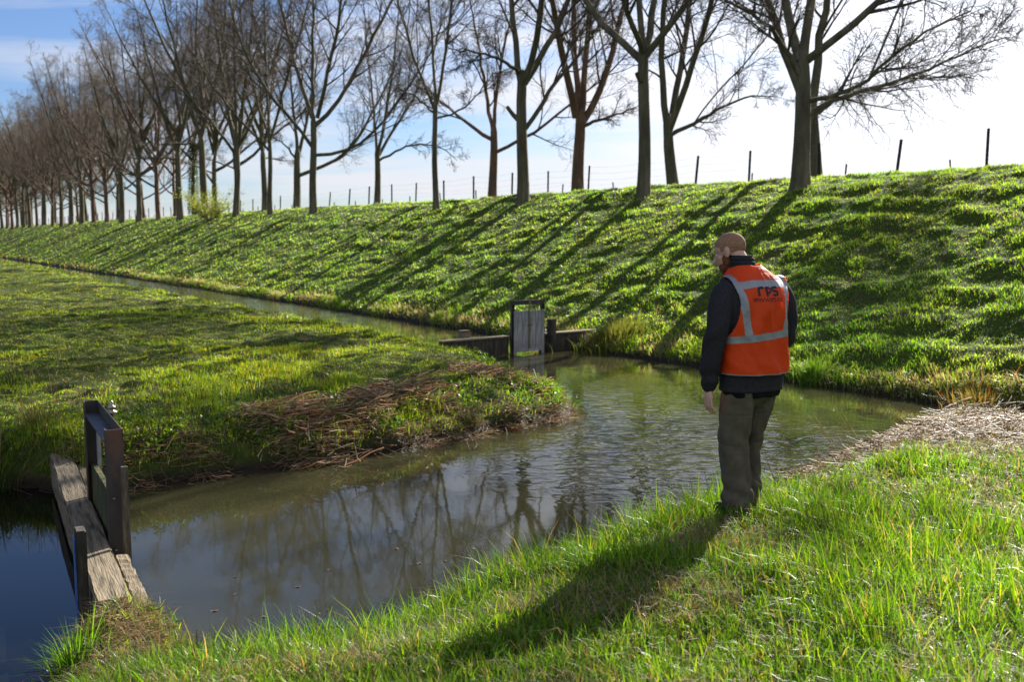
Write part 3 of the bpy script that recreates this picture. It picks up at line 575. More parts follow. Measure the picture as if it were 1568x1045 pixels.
# shared shapes for the rest of the avenue
variants = [make_tree(100 + i, H=h, fork=f, r=r, dens=dn, red=rd, low=lw, spread=spv) for i, (h, f, r, dn, rd, lw, spv) in enumerate([
    (18.5, 5.2, .27, .78, False, True, 1.0), (17.5, 4.6, .24, .74, True, True, 1.2), (19, 5.6, .29, .78, False, True, .9), (17.8, 4.8, .22, .74, True, True, 1.1), (18.2, 6, .25, .78, False, False, 1.0)])]
used = set(); g0 = np.random.default_rng(99)
def place(vi, x, y, rz, sc, label, group):
    src = variants[vi]
    o = src if vi not in used else copy_tree(src); used.add(vi)
    o.location = (x, y, z1(x, y) - .05); o.rotation_euler = (R(g0.normal(0, 1.3)), R(g0.normal(0, 1.3)), rz); o.scale = (sc, sc, sc * g0.uniform(.95, 1.06)); tag(o, label, 'tree', group); return o
ords = ['eighth', 'ninth', 'tenth', 'eleventh', 'twelfth', 'thirteenth', 'fourteenth', 'fifteenth', 'sixteenth']
ivy_tree = None; k = 0
for i in range(-2, 44):
    rr_ = .865 + .325 * i
    if any(abs(rr_ - q) < .1 for q in (.865, 1.168, 1.50, 1.825, 2.49, 2.816, 3.127)) or abs(rr_ - 2.155) < .1: continue
    if i in (-2,): continue
    x, y = row_pos(rr_, S1 + g0.normal(0, .25)); vi = int(g0.integers(0, 5))
    if i < 0:
        continue
    if k < len(ords): lab = f'{ords[k]} trunk of the canal-side row counted from the right'; 
    else: lab = 'distant bare tree crowded at the left end of the canal-side row'
    if k == 1: lab = 'thick dark tree on the canal side just left of the yellow green bush'
    o = place(vi if k != 1 else 2, x, y, g0.uniform(0, 6.28), g0.uniform(.92, 1.06), lab, GA); k += 1
k = 0
for i in range(0, 52):
    rr_ = 2.61 + .25 * (i + 1)
    x, y = row_pos(rr_, S2 + g0.normal(0, .25)); vi = int(g0.integers(0, 5))
    if i % 9 == 7: continue
    o_ = ['sixth', 'seventh', 'eighth', 'ninth', 'tenth', 'eleventh', 'twelfth']
    lab = f'{o_[k]} tree of the far row counted from the right' if k < len(o_) else 'distant bare tree merged with others at the left end of the far row'
    o = place(vi, x, y, g0.uniform(0, 6.28), g0.uniform(.84, .98), lab, GB); k += 1
    if i == 3: ivy_tree = o
# ivy on one trunk
def leaves(name, C, size, cols, ws, mat, parent=None, seed=0):
    g = np.random.default_rng(seed); n = len(C); a = norm(g.normal(0, 1, (n, 3))); b_ = norm(np.cross(a, g.normal(0, 1, (n, 3)))); s_ = (size * g.uniform(.6, 1.3, n))[:, None]
    V = np.stack([C - a * s_, C + b_ * s_ * .6, C + a * s_, C - b_ * s_ * .6], 1).reshape(-1, 3); q = np.arange(4 * n).reshape(n, 4)
    return mesh_np(name, V, q, mat=mat, col=np.repeat(palette(n, cols, ws), 4, 0), parent=parent, smooth=False)
g = np.random.default_rng(5); n = 5200; hh = g.random(n) ** .8 * 8.5; rad = (.36 + .28 * g.random(n)) * (1.15 - .05 * hh); aa = g.uniform(0, 6.28, n)
iv = leaves('ivy', np.stack([np.cos(aa) * rad, np.sin(aa) * rad, hh], 1), .06, [(.03, .055, .015), (.05, .08, .02)], (1, 1), MAT_GRASS, ivy_tree, 3)
ivy_tree['label'] = 'ivy clad trunk in the far row, dark green leaves up to its fork'

# low leafy weeds on the muddy bank of the tongue of land
g = np.random.default_rng(41); n = 90000; x = g.uniform(-5.5, 1.2, n); y = g.uniform(9, 18, n); e = gi(D0, x, y)
ok = (~is_near(x, y)) & (e > .10) & (NN[0] * x + NN[1] * y < 11.3) & (g.random(n) < np.exp(-(e / .75) ** 2)) & (fbm(x * 2.2, y * 2.2, 171, 3) > .47)
x, y = x[ok], y[ok]; cid = (fbm(x * 7, y * 7, 181, 2)); n = len(x)
o = leaves('bank_weeds', np.stack([x, y, zat(x, y) + .02 + g.random(n) * .16 * ss(.35, .65, cid)], 1), .022, [(.06, .13, .02), (.10, .19, .025), (.04, .09, .015), (.15, .20, .05)], (3, 3, 2, 1), MAT_GRASS, None, 42)
tag(o, 'low leafy green weeds covering the muddy bank of the tongue of land', 'weeds', kind='stuff')
# bush on the dike crest
x, y = row_pos(3.42, 21.3); bz = z1(x, y); bush = empty('bush', (x, y, bz)); tag(bush, 'young yellow green bush leafing out on the dike edge among the trunks', 'bush')
g = np.random.default_rng(8); n = 60; a = g.uniform(0, 6.28, n); P, Q = grow(g, np.stack([np.cos(a) * .2, np.sin(a) * .2, -.05 + 0 * a], 1), np.stack([np.cos(a) * .75, np.sin(a) * .75, .9 + 0 * a], 1), g.uniform(1.4, 3.2, n), np.full(n, .014), np.full(n, .004), 7, .13, .02)
V, F = tubes(P, Q, 4); mesh_np('stems', V, F, mat=MAT_TWIG, parent=bush)
c, _d, _t, _r, _i = spawn(g, P, Q, 80, .25, 10, 80); c = c + g.normal(0, .12, c.shape)
leaves('foliage', c, .05, [(.17, .21, .03), (.12, .18, .03), (.24, .26, .05)], (2, 2, 1), MAT_GRASS, bush, 9)

# ------------------------------------------------------------------ fences on the dike top
def bx_mesh(name, cx_, cy_, cz_, sx, sy, sz, mat, parent=None, bev=.004, rz=0, rx=0, ry=0, seed=0, sub=0, jit=0.0):
    bm = bmesh.new(); bmesh.ops.create_cube(bm, size=1)
    bmesh.ops.scale(bm, vec=(sx, sy, sz), verts=bm.verts)
    if bev: bmesh.ops.bevel(bm, geom=bm.edges[:], offset=bev, segments=2, affect='EDGES')
    if sub: bmesh.ops.subdivide_edges(bm, edges=[e for e in bm.edges if e.calc_length() > max(sx, sy, sz) * .5], cuts=sub, use_grid_fill=True)
    if jit:
        rr = random.Random(seed)
        for v in bm.verts: v.co += Vector((rr.uniform(-jit, jit), rr.uniform(-jit, jit), rr.uniform(-jit, jit)))
    me = bpy.data.meshes.new(name); bm.to_mesh(me); bm.free(); me.materials.append(mat)
    for p in me.polygons: p.use_smooth = False
    o = bpy.data.objects.new(name, me); COL.objects.link(o); o.location = (cx_, cy_, cz_); o.rotation_euler = (rx, ry, rz)
    if parent: o.parent = parent
    return o
MAT_POST = mat_noise('tarred_post', (.012, .011, .010), (.045, .038, .03), 6, .8, .4, 20, (4, 4, 1), bdist=.006)
MAT_WIRE = mat_noise('galvanised_wire', (.12, .12, .12), (.25, .25, .25), 30, .5, .05, 50, metal=.6, bdist=.001)
def fence(label, ratios, sv, hgt, wires, seed, thin=1.0):
    rr = random.Random(seed); root = empty('wire_fence'); tag(root, label, 'fence', 'wire fences on the dike'); tops = []
    for q in ratios:
        x, y = row_pos(q, sv); z = z1(x, y); h = hgt * rr.uniform(.92, 1.08); tx = R(rr.gauss(0, 2.5)); ty = R(rr.gauss(0, 2.8))
        bx_mesh('post', x + math.sin(ty) * h / 2, y, z + h / 2 - .1, .07 * thin, .07 * thin, h + .2, MAT_POST, root, .01, rz=rr.uniform(0, 1.5), rx=tx, ry=ty); tops.append((x, y, z, h))
    for f in wires:
        P = []
        for (x0, y0, za, h0), (x1, y1, zb, h1) in zip(tops[:-1], tops[1:]):
            for t_ in (0, .25, .5, .75): P.append((x0 + (x1 - x0) * t_, y0 + (y1 - y0) * t_, (za + h0 * f) * (1 - t_) + (zb + h1 * f) * t_ - .05 * 4 * t_ * (1 - t_)))
        P.append((tops[-1][0], tops[-1][1], tops[-1][2] + tops[-1][3] * f)); P = np.array(P)[None]
        V, F = tubes(P, np.full(P.shape[:2], .0022), 4); mesh_np('wire', V, F, mat=MAT_WIRE, parent=root)
fence('tarred post and wire fence along the canal side edge of the dike top', [.51, .618, .729, .839, .953, 1.056, 1.18, 1.304, 1.419, 1.535, 1.672, 1.79] + [1.79 + .118 * i for i in range(1, 48)], 25.0, 1.04, (.95, .72, .48), 3)
fence('shorter wire fence farther back on the dike top', [.50, .66, .80, .95, 1.10, 1.24, 1.38, 1.52, 1.66] + [1.66 + .14 * i for i in range(1, 30)], 32.5, 1.05, (.92, .6), 4, .85)

# ------------------------------------------------------------------ near sluice and stop beam
BA = Vector((-4.80, 10.30)); BB = Vector((-2.29, 5.58)); bd = (BB - BA).normalized(); bn = Vector((-bd.y, bd.x)) * -1   # bn points left (away from pond) or right
if bn.x < 0: bn = -bn                                                   # towards the pond
bl = (BB - BA).length; brz = math.atan2(bd.y, bd.x)
beam = empty('stop_beam', (0, 0, 0)); tag(beam, 'weathered mossy timber stop beam spanning the narrow ditch at lower left', 'beam')
def along(t_, o_=0): v = BA + bd * t_ + bn * o_; return v.x, v.y
x, y = along(bl / 2 - .1, 0); bx_mesh('main_beam', x, y, .17, bl - .1, .20, .26, MAT_WOOD, beam, .012, rz=brz, seed=1, sub=24, jit=.004)
x, y = along(bl - .62, .155); bx_mesh('side_plank', x, y, .160, 1.1, .09, .20, MAT_WOOD, beam, .01, rz=brz + .004, seed=2, sub=18, jit=.006)
x, y = along(bl / 2, .0); bx_mesh('sheet_boards', x, y, -.30, bl + .6, .10, .64, MAT_WOOD_DARK, beam, .006, rz=brz)
x, y = along(1.35, .165); bx_mesh('side_plank', x, y, .15, 2.7, .11, .22, MAT_WOOD, beam, .012, rz=brz - .01, seed=3, sub=16, jit=.006)
# gate in steel channel frame
GT0 = 2.86; GT1 = 4.22   # along the beam
G0 = Vector((-3.44, 8.03)); G1 = Vector((-2.76, 6.80)); gd = (G1 - G0).normalized(); gn_ = Vector((-gd.y, gd.x)); grz = math.atan2(gd.y, gd.x); GL = (G1 - G0).length
def ga(t_, o_=0): v = G0 + gd * t_ + gn_ * o_; return v.x, v.y
gate = empty('sluice_gate', (0, 0, 0)); tag(gate, 'dark rusty steel sluice frame standing on the timber beam in left foreground', 'sluice gate', 'sluice gates')
def channel(name, x, y, z0, z1_, rz, parent, w_=.10, dpt=.085, th=.009, flip=1, mat=None, horiz=None):
    bm = bmesh.new()
    prof = [(-w_ / 2, 0), (w_ / 2, 0), (w_ / 2, dpt), (w_ / 2 - th, dpt), (w_ / 2 - th, th), (-w_ / 2 + th, th), (-w_ / 2 + th, dpt), (-w_ / 2, dpt)]
    h = z1_ - z0; lo = [bm.verts.new((p[0], p[1] * flip, 0)) for p in prof]; hi = [bm.verts.new((p[0], p[1] * flip, h)) for p in prof]
    n_ = len(prof)
    for i in range(n_): bm.faces.new((lo[i], lo[(i + 1) % n_], hi[(i + 1) % n_], hi[i]))
    bm.faces.new(lo[::-1]); bm.faces.new(hi); bmesh.ops.recalc_face_normals(bm, faces=bm.faces)
    mt = Matrix.Translation((x, y, z0)) @ Matrix.Rotation(rz, 4, 'Z') @ (horiz or Matrix.Identity(4)); bmesh.ops.transform(bm, matrix=mt, verts=bm.verts)
    me = bpy.data.meshes.new(name); bm.to_mesh(me); bm.free(); me.materials.append(mat or MAT_STEEL); o = bpy.data.objects.new(name, me); COL.objects.link(o); o.parent = parent; return o
# posts: channels opening towards each other along the beam
def lathe(name, c, prof, mat, parent, n_=14):
    V = []; Fq = []
    for i, (r, z) in enumerate(prof):
        for j in range(n_): a = 6.28318 * j / n_; V.append((c[0] + r * math.cos(a), c[1] + r * math.sin(a), c[2] + z))
    for i in range(len(prof) - 1):
        for j in range(n_): Fq.append([i * n_ + j, i * n_ + (j + 1) % n_, (i + 1) * n_ + (j + 1) % n_, (i + 1) * n_ + j])
    return mesh_np(name, V, Fq, mat=mat, parent=parent)
# gn_ points to the pond side
channel('frame_post', *ga(0), -.35, 1.11, grz - math.pi / 2, gate, .115, .08, .009, 1)
channel('frame_post', *ga(GL), -.35, 1.11, grz - math.pi / 2, gate, .115, .08, .009, -1)
bx_mesh('top_rail', *ga(GL / 2, .052), 1.06, GL + .004, .010, .10, MAT_STEEL, gate, .002, rz=grz)
bx_mesh('rail_flange', *ga(GL / 2, -.008), 1.014, GL - .03, .105, .009, MAT_STEEL, gate, .002, rz=grz)
bx_mesh('gate_board', *ga(GL / 2, 0), .22, GL - .06, .045, .76, MAT_WOOD_MOSSY, gate, .004, rz=grz)
bx_mesh('gate_stile', *ga(.12, .035), .42, .05, .03, .92, MAT_WOOD_GREY, gate, .004, rz=grz)
V, F = tubes(np.array([[(*ga(GL / 2 - .1, .085), .4), (*ga(GL / 2 - .1, .085), 1.16)]]), np.full((1, 2), .010), 8); mesh_np('spindle', V, F, mat=MAT_STEEL, parent=gate)
lathe('nut', (*ga(GL / 2 - .1, .085), 1.09), [(.0, 0), (.040, 0), (.040, .018), (.020, .024), (.020, .038), (.030, .042), (.030, .056), (.014, .064), (.018, .08), (.010, .10), (0, .105)], MAT_BRASS, gate)
bx_mesh('spindle_bracket', *ga(GL / 2 - .1, .068), 1.075, .09, .045, .012, MAT_STEEL, gate, .002, rz=grz)
bx_mesh('guide_board', *ga(GL + .075, .045), .34, .035, .05, 1.04, MAT_WOOD_POST, gate, .005, rz=grz)
bx_mesh('guide_board', *ga(-.10, .05), .15, .035, .05, .80, MAT_WOOD_POST, gate, .005, rz=grz)
for dz in (.62, .25): lathe('bolt', (*ga(GL + .006, -.02), dz), [(0, 0), (.010, 0), (.010, .008), (0, .01)], MAT_BRASS, gate, 8)
# gauge post on the ditch side
gp = empty('gauge_post', (0, 0, 0)); tag(gp, 'low timber post with a blue gauge strip beside the stop beam', 'gauge post')
x, y = along(bl - .42, -.15); x0, y0 = x, y
bx_mesh('post', x, y, .11, .13, .06, 1.14, MAT_WOOD_DARK, gp, .006, rz=brz, jit=.002)
bx_mesh('gauge_strip', *along(bl - .42 - .01, -.185), .20, .10, .008, .86, MAT_BLUE, gp, .001, rz=brz)

# ------------------------------------------------------------------ far sluice
wd_ = Vector((.80, .60)); wrz = math.atan2(.60, .80); W0 = Vector((-.08, 20.56))
def fw(t_, o_=0): v = W0 + wd_ * t_ + Vector((.60, -.80)) * o_; return v.x, v.y     # o_ > 0 is towards the pond
dam = empty('sluice_wall'); tag(dam, 'low timber dam wall across the ditch behind the tongue of land', 'dam')
bx_mesh('wall_panel', *fw(-.86, 0), .02, 1.66, .16, .66, MAT_WOOD_DARK, dam, .01, rz=wrz + .03, sub=8, jit=.006)
bx_mesh('wall_panel', *fw(1.66, 0), .02, 1.58, .18, .66, MAT_WOOD_DARK, dam, .01, rz=wrz, sub=8, jit=.006)
bx_mesh('cap_beam', *fw(-.86, .0), .368, 1.68, .20, .035, MAT_WOOD, dam, .006, rz=wrz + .03)
bx_mesh('cap_beam', *fw(1.67, .0), .368, 1.58, .22, .035, MAT_WOOD, dam, .006, rz=wrz)
fg = empty('sluice_gate'); tag(fg, 'grey wooden lift gate in a dark frame at the foot of the dike', 'sluice gate', 'sluice gates')
GW = .79
channel('frame_post', *fw(.0, .11), -.3, 1.12, wrz, fg, .07, .07, .008, -1); channel('frame_post', *fw(GW, .11), -.3, 1.12, wrz, fg, .07, .07, .008, -1)
bx_mesh('top_rail', *fw(GW / 2, .14), 1.07, GW + .09, .08, .09, MAT_STEEL, fg, .004, rz=wrz)
for i in range(4): bx_mesh('gate_board', *fw(.04 + .089 + .178 * i, .17), .47 + (.006 if i % 2 else 0), .172, .035, .84, MAT_WOOD_GREY, fg, .003, rz=wrz)
bx_mesh('gate_stile', *fw(.035, .20), .45, .06, .03, .92, MAT_WOOD_GREY, fg, .003, rz=wrz); bx_mesh('gate_stile', *fw(GW - .03, .20), .45, .06, .03, .92, MAT_WOOD_GREY, fg, .003, rz=wrz)
bx_mesh('gate_batten', *fw(GW / 2, .205), .08, GW - .14, .03, .06, MAT_WOOD_GREY, fg, .003, rz=wrz)
V, F = tubes(np.array([[(*fw(GW / 2 + .0, .215), .10), (*fw(GW / 2, .215), 1.18)]]), np.full((1, 2), .018), 8); mesh_np('spindle', V, F, mat=mat_noise('mossy_rod', (.10, .10, .02), (.22, .19, .10), 5, .7, .2, 20), parent=fg)
V, F = tubes(np.array([[(*fw(GW / 2 + .12, .16), 1.02), (*fw(GW * .86, .14), .82)]]), np.full((1, 2), .012), 6); mesh_np('brace', V, F, mat=MAT_WOOD, parent=fg)
bx_mesh('bracket', *fw(GW / 2, .225), .60, .10, .02, .02, MAT_STEEL, fg, .002, rz=wrz)
tag(bx_mesh('timber_post', *fw(1.03, .16), .20, .15, .15, .98, MAT_WOOD_DARK, None, .012, rz=wrz, jit=.003), 'square timber post right of the grey lift gate', 'post', 'posts by the far gate')
tag(bx_mesh('timber_post', *fw(-.95, -.22), .14, .24, .15, .78, MAT_WOOD, None, .012, rz=wrz, jit=.004), 'short stump post behind the dam wall left of the grey lift gate', 'post', 'posts by the far gate')

# ------------------------------------------------------------------ plants at the water
x, y = 2.0, 21.1
OCH = [(.12, .15, .035), (.22, .19, .10), (.08, .13, .02), (.17, .13, .07)]
tussock('grass_tussock', 2.15, 21.2, .8, .42, 2600, OCH, (4, 1, 4, 1), 'large drooping ochre tussock on the bank right of the far gate', seed=4, wide=.012)
def edge_grass():
    g = np.random.default_rng(61); i0 = 0; n = 60000; a = -14 + 75 * g.random(n) ** 1.6; s = g.uniform(12.75, 13.75, n); x, y = P_as(a, s); e = gi(D0, x, y)
    ok = (e > -.02) & (e < .42) & (fbm(a * 1.1, s * 0 + 4, 211, 3) > .40 + .12 * g.random(n)); x, y, a = x[ok], y[ok], a[ok]; n = len(x); d = np.hypot(x, y)
    c = palette(n, G_DIKE, (3, 3, 3, 3)); tan = (g.random(n) < .15 + .6 * ss(.42, .6, fbm(a * .7, a * 0, 221, 3))); c[tan] = palette(int(tan.sum()), STRAW_G, (3, 2, 2, 2, 2))
    az = math.atan2(-.546, -.838) + g.normal(0, .9, n)
    o = blades('waterside_grass', np.stack([x, y, np.maximum(zat(x, y), .0) - .01], 1), az, g.uniform(.08, .26, n) * (.6 + .8 * fbm(a * 2.2, a * 0, 231, 2)), g.uniform(.008, .014, n) * (d / 18) ** .6, g.uniform(.4, 1.6, n), c, MAT_GRASS, True)
    tag(o, 'ragged green and tan grass overhanging the water at the dike foot', 'grass', kind='stuff')
edge_grass()
tussock('grass_tussock', 5.0, 16.4, .35, .34, 500, [(.10, .22, .02), (.14, .26, .03)], (1, 1), 'bright green reed clump at the dike foot just right of the man', seed=5, wide=.011)
tussock('grass_tussock', 6.6, 14.0, .5, .38, 900, OCH + [(.30, .14, .05)], (2, 2, 2, 2, 2), 'rusty brown tussock at the dike foot near the right edge', seed=6, wide=.009)
tussock('grass_tussock', 6.2, 9.2, .35, .30, 900, [(.07, .16, .015), (.05, .12, .012)], (1, 1), 'dark green tussock beside the pale reed mat at the right edge', seed=16, wide=.006)
tussock('grass_tussock', -1.88, 5.38, .16, .20, 380, [(.09, .17, .015), (.05, .10, .015), (.30, .25, .12)], (3, 2, 1), 'green tuft growing over the near end of the stop beam', seed=7)
tussock('grass_tussock', -2.22, 4.85, .16, .34, 220, [(.09, .20, .012), (.06, .14, .012)], (1, 1), 'long green grass clump hanging over the dark water at the lower left corner', seed=8, wide=.008)
tussock('grass_tussock', .50, 14.2, .38, .26, 1500, [(.10, .25, .012), (.08, .19, .012)], (1, 1), 'vivid green grass clump on the tip of the tongue of land', seed=9, wide=.008)
tussock('grass_tussock', -4.95, 10.2, .28, .40, 360, [(.12, .12, .04), (.24, .20, .12), (.06, .11, .015)], (2, 2, 2), 'dry brushy clump at the far end of the stop beam', seed=10)
tussock('grass_tussock', -5.2, 9.5, .5, .45, 900, [(.06, .12, .015), (.04, .08, .012), (.22, .18, .10)], (3, 2, 1), 'dark rushes on the bank at the left edge above the ditch', seed=12)
g = np.random.default_rng(31)
def stalks(name, base, n, h, label, lean=(0, 0), r=.003, seed=1, spread=.05, parent=None, col=STRAW):
    g = np.random.default_rng(seed); P0 = np.array(base)[None] + np.c_[g.normal(0, spread, (n, 2)), np.zeros(n)]; P, Q = grow(g, P0, np.stack([g.normal(lean[0], .12, n), g.normal(lean[1], .12, n), np.ones(n)], 1), h * g.uniform(.6, 1.1, n), np.full(n, r), np.full(n, r * .6), 6, .05, -.01)
    V, F = tubes(P, Q, 4); o = mesh_np(name, V, F, mat=MAT_STRAW, col=np.repeat(palette(n, col, (3, 2, 2, 1, 2)[:len(col)]), 24, 0)); return tag(o, label, 'dead stems')
stalks('cut_reed_stubble', (-1.72, 5.22, .1), 9, .20, 'short cut reed stubs standing at the water by the beam end', r=.004, seed=3, spread=.035)
stalks('dead_stems', (1.98, 7.1, .45), 3, .95, 'thin bent dead stems rising from the bank right of the man', lean=(-.25, 0), r=.0022, seed=12, spread=.06)
stalks('dead_stems', (3.3, 9.6, .3), 14, .55, 'wispy dry stems leaning left out of the pale reed mat', lean=(-.5, .1), r=.0022, seed=5, spread=.18)
stalks('dead_stems', (-5.1, 10.4, .5), 8, .5, 'dry brown stems behind the dark steel sluice frame', lean=(0, 0), r=.004, seed=6, spread=.15)
stalks('dead_stems', (-1.3, 24.2, z1(-1.3, 24.2)), 6, .9, 'bleached broken stems lying on the sunlit dike slope', lean=(-.9, 0), r=.006, seed=9, spread=.5)
# floating leaves
MAT_LEAF = mat_noise('wet_brown_leaf', (.10, .055, .03), (.22, .13, .07), 20, .5, .2, 40, bdist=.002)
def leaf_mesh():
    V = [(0, 0, .003)] + [(math.cos(a) * (.045 if i % 2 else .03), math.sin(a) * (.03 if i % 2 else .02), .003 + .004 * math.sin(3 * a)) for i, a in enumerate(np.linspace(0, 6.28, 12, endpoint=False))]
    return V, [[0, i, i % 12 + 1] for i in range(1, 13)]
V, F = leaf_mesh(); lf0 = mesh_np('floating_leaf', V, tris=F, mat=MAT_LEAF)
lsp = [(-1.0, 8.0), (-.9, 7.6), (-1.35, 7.1), (-1.9, 6.6), (-1.95, 6.3), (-1.6, 6.2), (-1.25, 6.25), (-.5, 7.3), (-.7, 7.25), (-2.0, 6.95), (-1.1, 5.8), (-.85, 5.95), (-.3, 7.6), (-.45, 6.9), (-.1, 6.9), (-1.5, 6.75)]
for i, (x, y) in enumerate(lsp):
    o = lf0 if i == 0 else lf0.copy()
    if i: COL.objects.link(o)
    o.location = (x, y, .001); o.rotation_euler = (0, 0, i * 1.7); s_ = .3 + .5 * ((i * 37) % 10) / 10; o.scale = (s_, s_ * (.6 + .4 * ((i * 53) % 7) / 7), 1)
    tag(o, 'small brown dead leaf floating on the still water of the pond', 'leaf', 'dead leaves floating on the pond')
# ------------------------------------------------------------------ the man
def mesh_pieces(pieces):
    V = []; Q = []; n = 0
    for v, q in pieces: V.append(np.asarray(v, float)); Q += [[i + n for i in f] for f in q]; n += len(v)
    return np.concatenate(V), Q
def tube_c(pts, rad, sides=20, aspect=None, updir=None):
    """closed smooth tube with domed ends. rad list or list of (ra, rb): ra across, rb front-back"""
    pts = np.array(pts, float); rad = np.array([(r, r) if np.isscalar(r) else r for r in rad], float)
    k = max(8, len(pts) * 4); seg = np.r_[0, np.cumsum(np.linalg.norm(np.diff(pts, axis=0), axis=1))]; u = np.linspace(0, seg[-1], k)
    P = np.stack([np.interp(u, seg, pts[:, j]) for j in range(3)], 1); Q = np.stack([np.interp(u, seg, rad[:, j]) for j in range(2)], 1)
    for _ in range(3): P[1:-1] = P[1:-1] * .5 + (P[:-2] + P[2:]) * .25; Q[1:-1] = Q[1:-1] * .5 + (Q[:-2] + Q[2:]) * .25
    T = np.gradient(P, axis=0); T /= np.linalg.norm(T, axis=1, keepdims=True)
    # dome caps
    def cap(p, t_, q, sg): return [(p + t_ * sg * q.mean() * math.sin(a), q * math.cos(a)) for a in (.5, 1.0, 1.4)]
    st = cap(P[0], T[0], Q[0], -1)[::-1]; en = cap(P[-1], T[-1], Q[-1], 1)
    P = np.vstack([[s[0] for s in st], P, [s[0] for s in en]]); Q = np.vstack([[s[1] for s in st], Q, [s[1] for s in en]]); T = np.vstack([[T[0]] * 3, T, [T[-1]] * 3])
    ref = np.array(updir if updir is not None else (0, 1., 0)); A = np.cross(T, ref); A /= np.linalg.norm(A, axis=1, keepdims=True) + 1e-9; B = np.cross(A, T)
    an = np.arange(sides) * 2 * np.pi / sides; V = P[:, None] + A[:, None] * (Q[:, :1, None] * np.cos(an)[None, :, None]) + B[:, None] * (Q[:, 1:, None] * np.sin(an)[None, :, None])
    K = len(P); q = []
    for i in range(K - 1):
        for j in range(sides): q.append([i * sides + j, i * sides + (j + 1) % sides, (i + 1) * sides + (j + 1) % sides, (i + 1) * sides + j])
    q.append(list(range(sides))[::-1]); q.append([(K - 1) * sides + j for j in range(sides)])
    return V.reshape(-1, 3), q
def ellipsoid(c, r, rot=None, n=20):
    V = []; q = []
    for i in range(n + 1):
        th = math.pi * i / n
        for j in range(n * 2): ph = math.pi * j / n; V.append((math.sin(th) * math.cos(ph), math.sin(th) * math.sin(ph), math.cos(th)))
    V = np.array(V) * np.array(r)
    if rot is not None: V = V @ np.array(rot.to_3x3()).T
    V = V + np.array(c); m_ = n * 2
    for i in range(n):
        for j in range(m_): q.append([i * m_ + j, (i + 1) * m_ + j, (i + 1) * m_ + (j + 1) % m_, i * m_ + (j + 1) % m_])
    return V, q
def rings(rs, sides=40, pw=2.3):
    """horizontal super-ellipse rings (z, rx, ry, cx, cy), capped"""
    rs = np.array(rs, float); zz = np.linspace(rs[0, 0], rs[-1, 0], 60); I = np.stack([np.interp(zz, rs[:, 0], rs[:, j]) for j in range(5)], 1)
    for _ in range(4): I[1:-1, 1:] = I[1:-1, 1:] * .5 + (I[:-2, 1:] + I[2:, 1:]) * .25
    an = np.arange(sides) * 2 * np.pi / sides; c = np.cos(an); s = np.sin(an); k = (np.abs(c) ** pw + np.abs(s) ** pw) ** (-1 / pw)
    V = np.stack([I[:, 3:4] + I[:, 1:2] * (c * k)[None], I[:, 4:5] + I[:, 2:3] * (s * k)[None], np.repeat(I[:, :1], sides, 1)], 2); q = []
    for i in range(59):
        for j in range(sides): q.append([i * sides + j, i * sides + (j + 1) % sides, (i + 1) * sides + (j + 1) % sides, (i + 1) * sides + j])
    q.append(list(range(sides))[::-1]); q.append([59 * sides + j for j in range(sides)])
    return V.reshape(-1, 3), q
def remeshed(name, pieces, vox, mat, parent, smooth=6, disp=None):
    V, Q = mesh_pieces(pieces); me = bpy.data.meshes.new('tmp'); me.from_pydata([tuple(v) for v in V], [], Q); me.update()
    bm = bmesh.new(); bm.from_mesh(me); bmesh.ops.recalc_face_normals(bm, faces=bm.faces); bm.to_mesh(me); bm.free()
    o = bpy.data.objects.new('tmp', me); COL.objects.link(o)
    md = o.modifiers.new('r', 'REMESH'); md.mode = 'VOXEL'; md.voxel_size = vox; md.use_smooth_shade = True
    if smooth: m2 = o.modifiers.new('s', 'SMOOTH'); m2.iterations = smooth; m2.factor = .5
    dg = bpy.context.evaluated_depsgraph_get(); me2 = bpy.data.meshes.new_from_object(o.evaluated_get(dg)); bpy.data.objects.remove(o); bpy.data.meshes.remove(me)
    if disp:
        n = len(me2.vertices); co = np.empty(n * 3); no = np.empty(n * 3); me2.vertices.foreach_get('co', co); me2.vertices.foreach_get('normal', no); co = co.reshape(-1, 3); no = no.reshape(-1, 3)
        me2.vertices.foreach_set('co', (co + no * disp(co, no)[:, None]).ravel())
    me2.name = name; me2.materials.clear(); me2.materials.append(mat); me2.update()
    for p in me2.polygons: p.use_smooth = True
    o = bpy.data.objects.new(name, me2); COL.objects.link(o); o.parent = parent
    return o
def folds(co, fx, fz, seed, amp):
    a = np.arctan2(co[:, 1], co[:, 0] + .0001); return amp * (fbm(co[:, 0] * fx + co[:, 2] * fz * .35 + 5, co[:, 2] * fz + co[:, 0] * 3 + co[:, 1] * fx, seed, 3) - .5) * 2
def person_mats(far=False):
    pass
MAT_SKIN = mat_noise('skin', (.46, .26, .195), (.60, .37, .285), 18, .5, .15, 60, spec=.4, bdist=.002)
MAT_FLEECE = mat_noise('charcoal_fleece', (.020, .020, .024), (.036, .036, .042), 90, .95, .5, 260, spec=.15, bdist=.003)
MAT_TROUSER = mat_noise('grey_green_cloth', (.075, .064, .047), (.115, .10, .075), 14, .9, .4, 180, spec=.15, bdist=.002)
MAT_BLACK = mat_noise('black_cotton', (.006, .006, .008), (.012, .012, .016), 40, .9, .2, 90, spec=.1, bdist=.002)
MAT_HAIR = mat_noise('cropped_fair_hair', (.20, .105, .062), (.34, .20, .125), 60, .8, .35, 420, spec=.25, bdist=.002)
MAT_BEARD = mat_noise('red_beard', (.09, .035, .015), (.20, .085, .04), 90, .8, .9, 260, spec=.2, bdist=.004)
MAT_BOOT = mat_noise('dark_boot', (.012, .010, .009), (.04, .03, .025), 12, .6, .3, 60, bdist=.003)
MAT_NAVY = mat_noise('navy_print', (.008, .011, .022), (.012, .016, .03), 20, .6, .05, 50, bdist=.001)

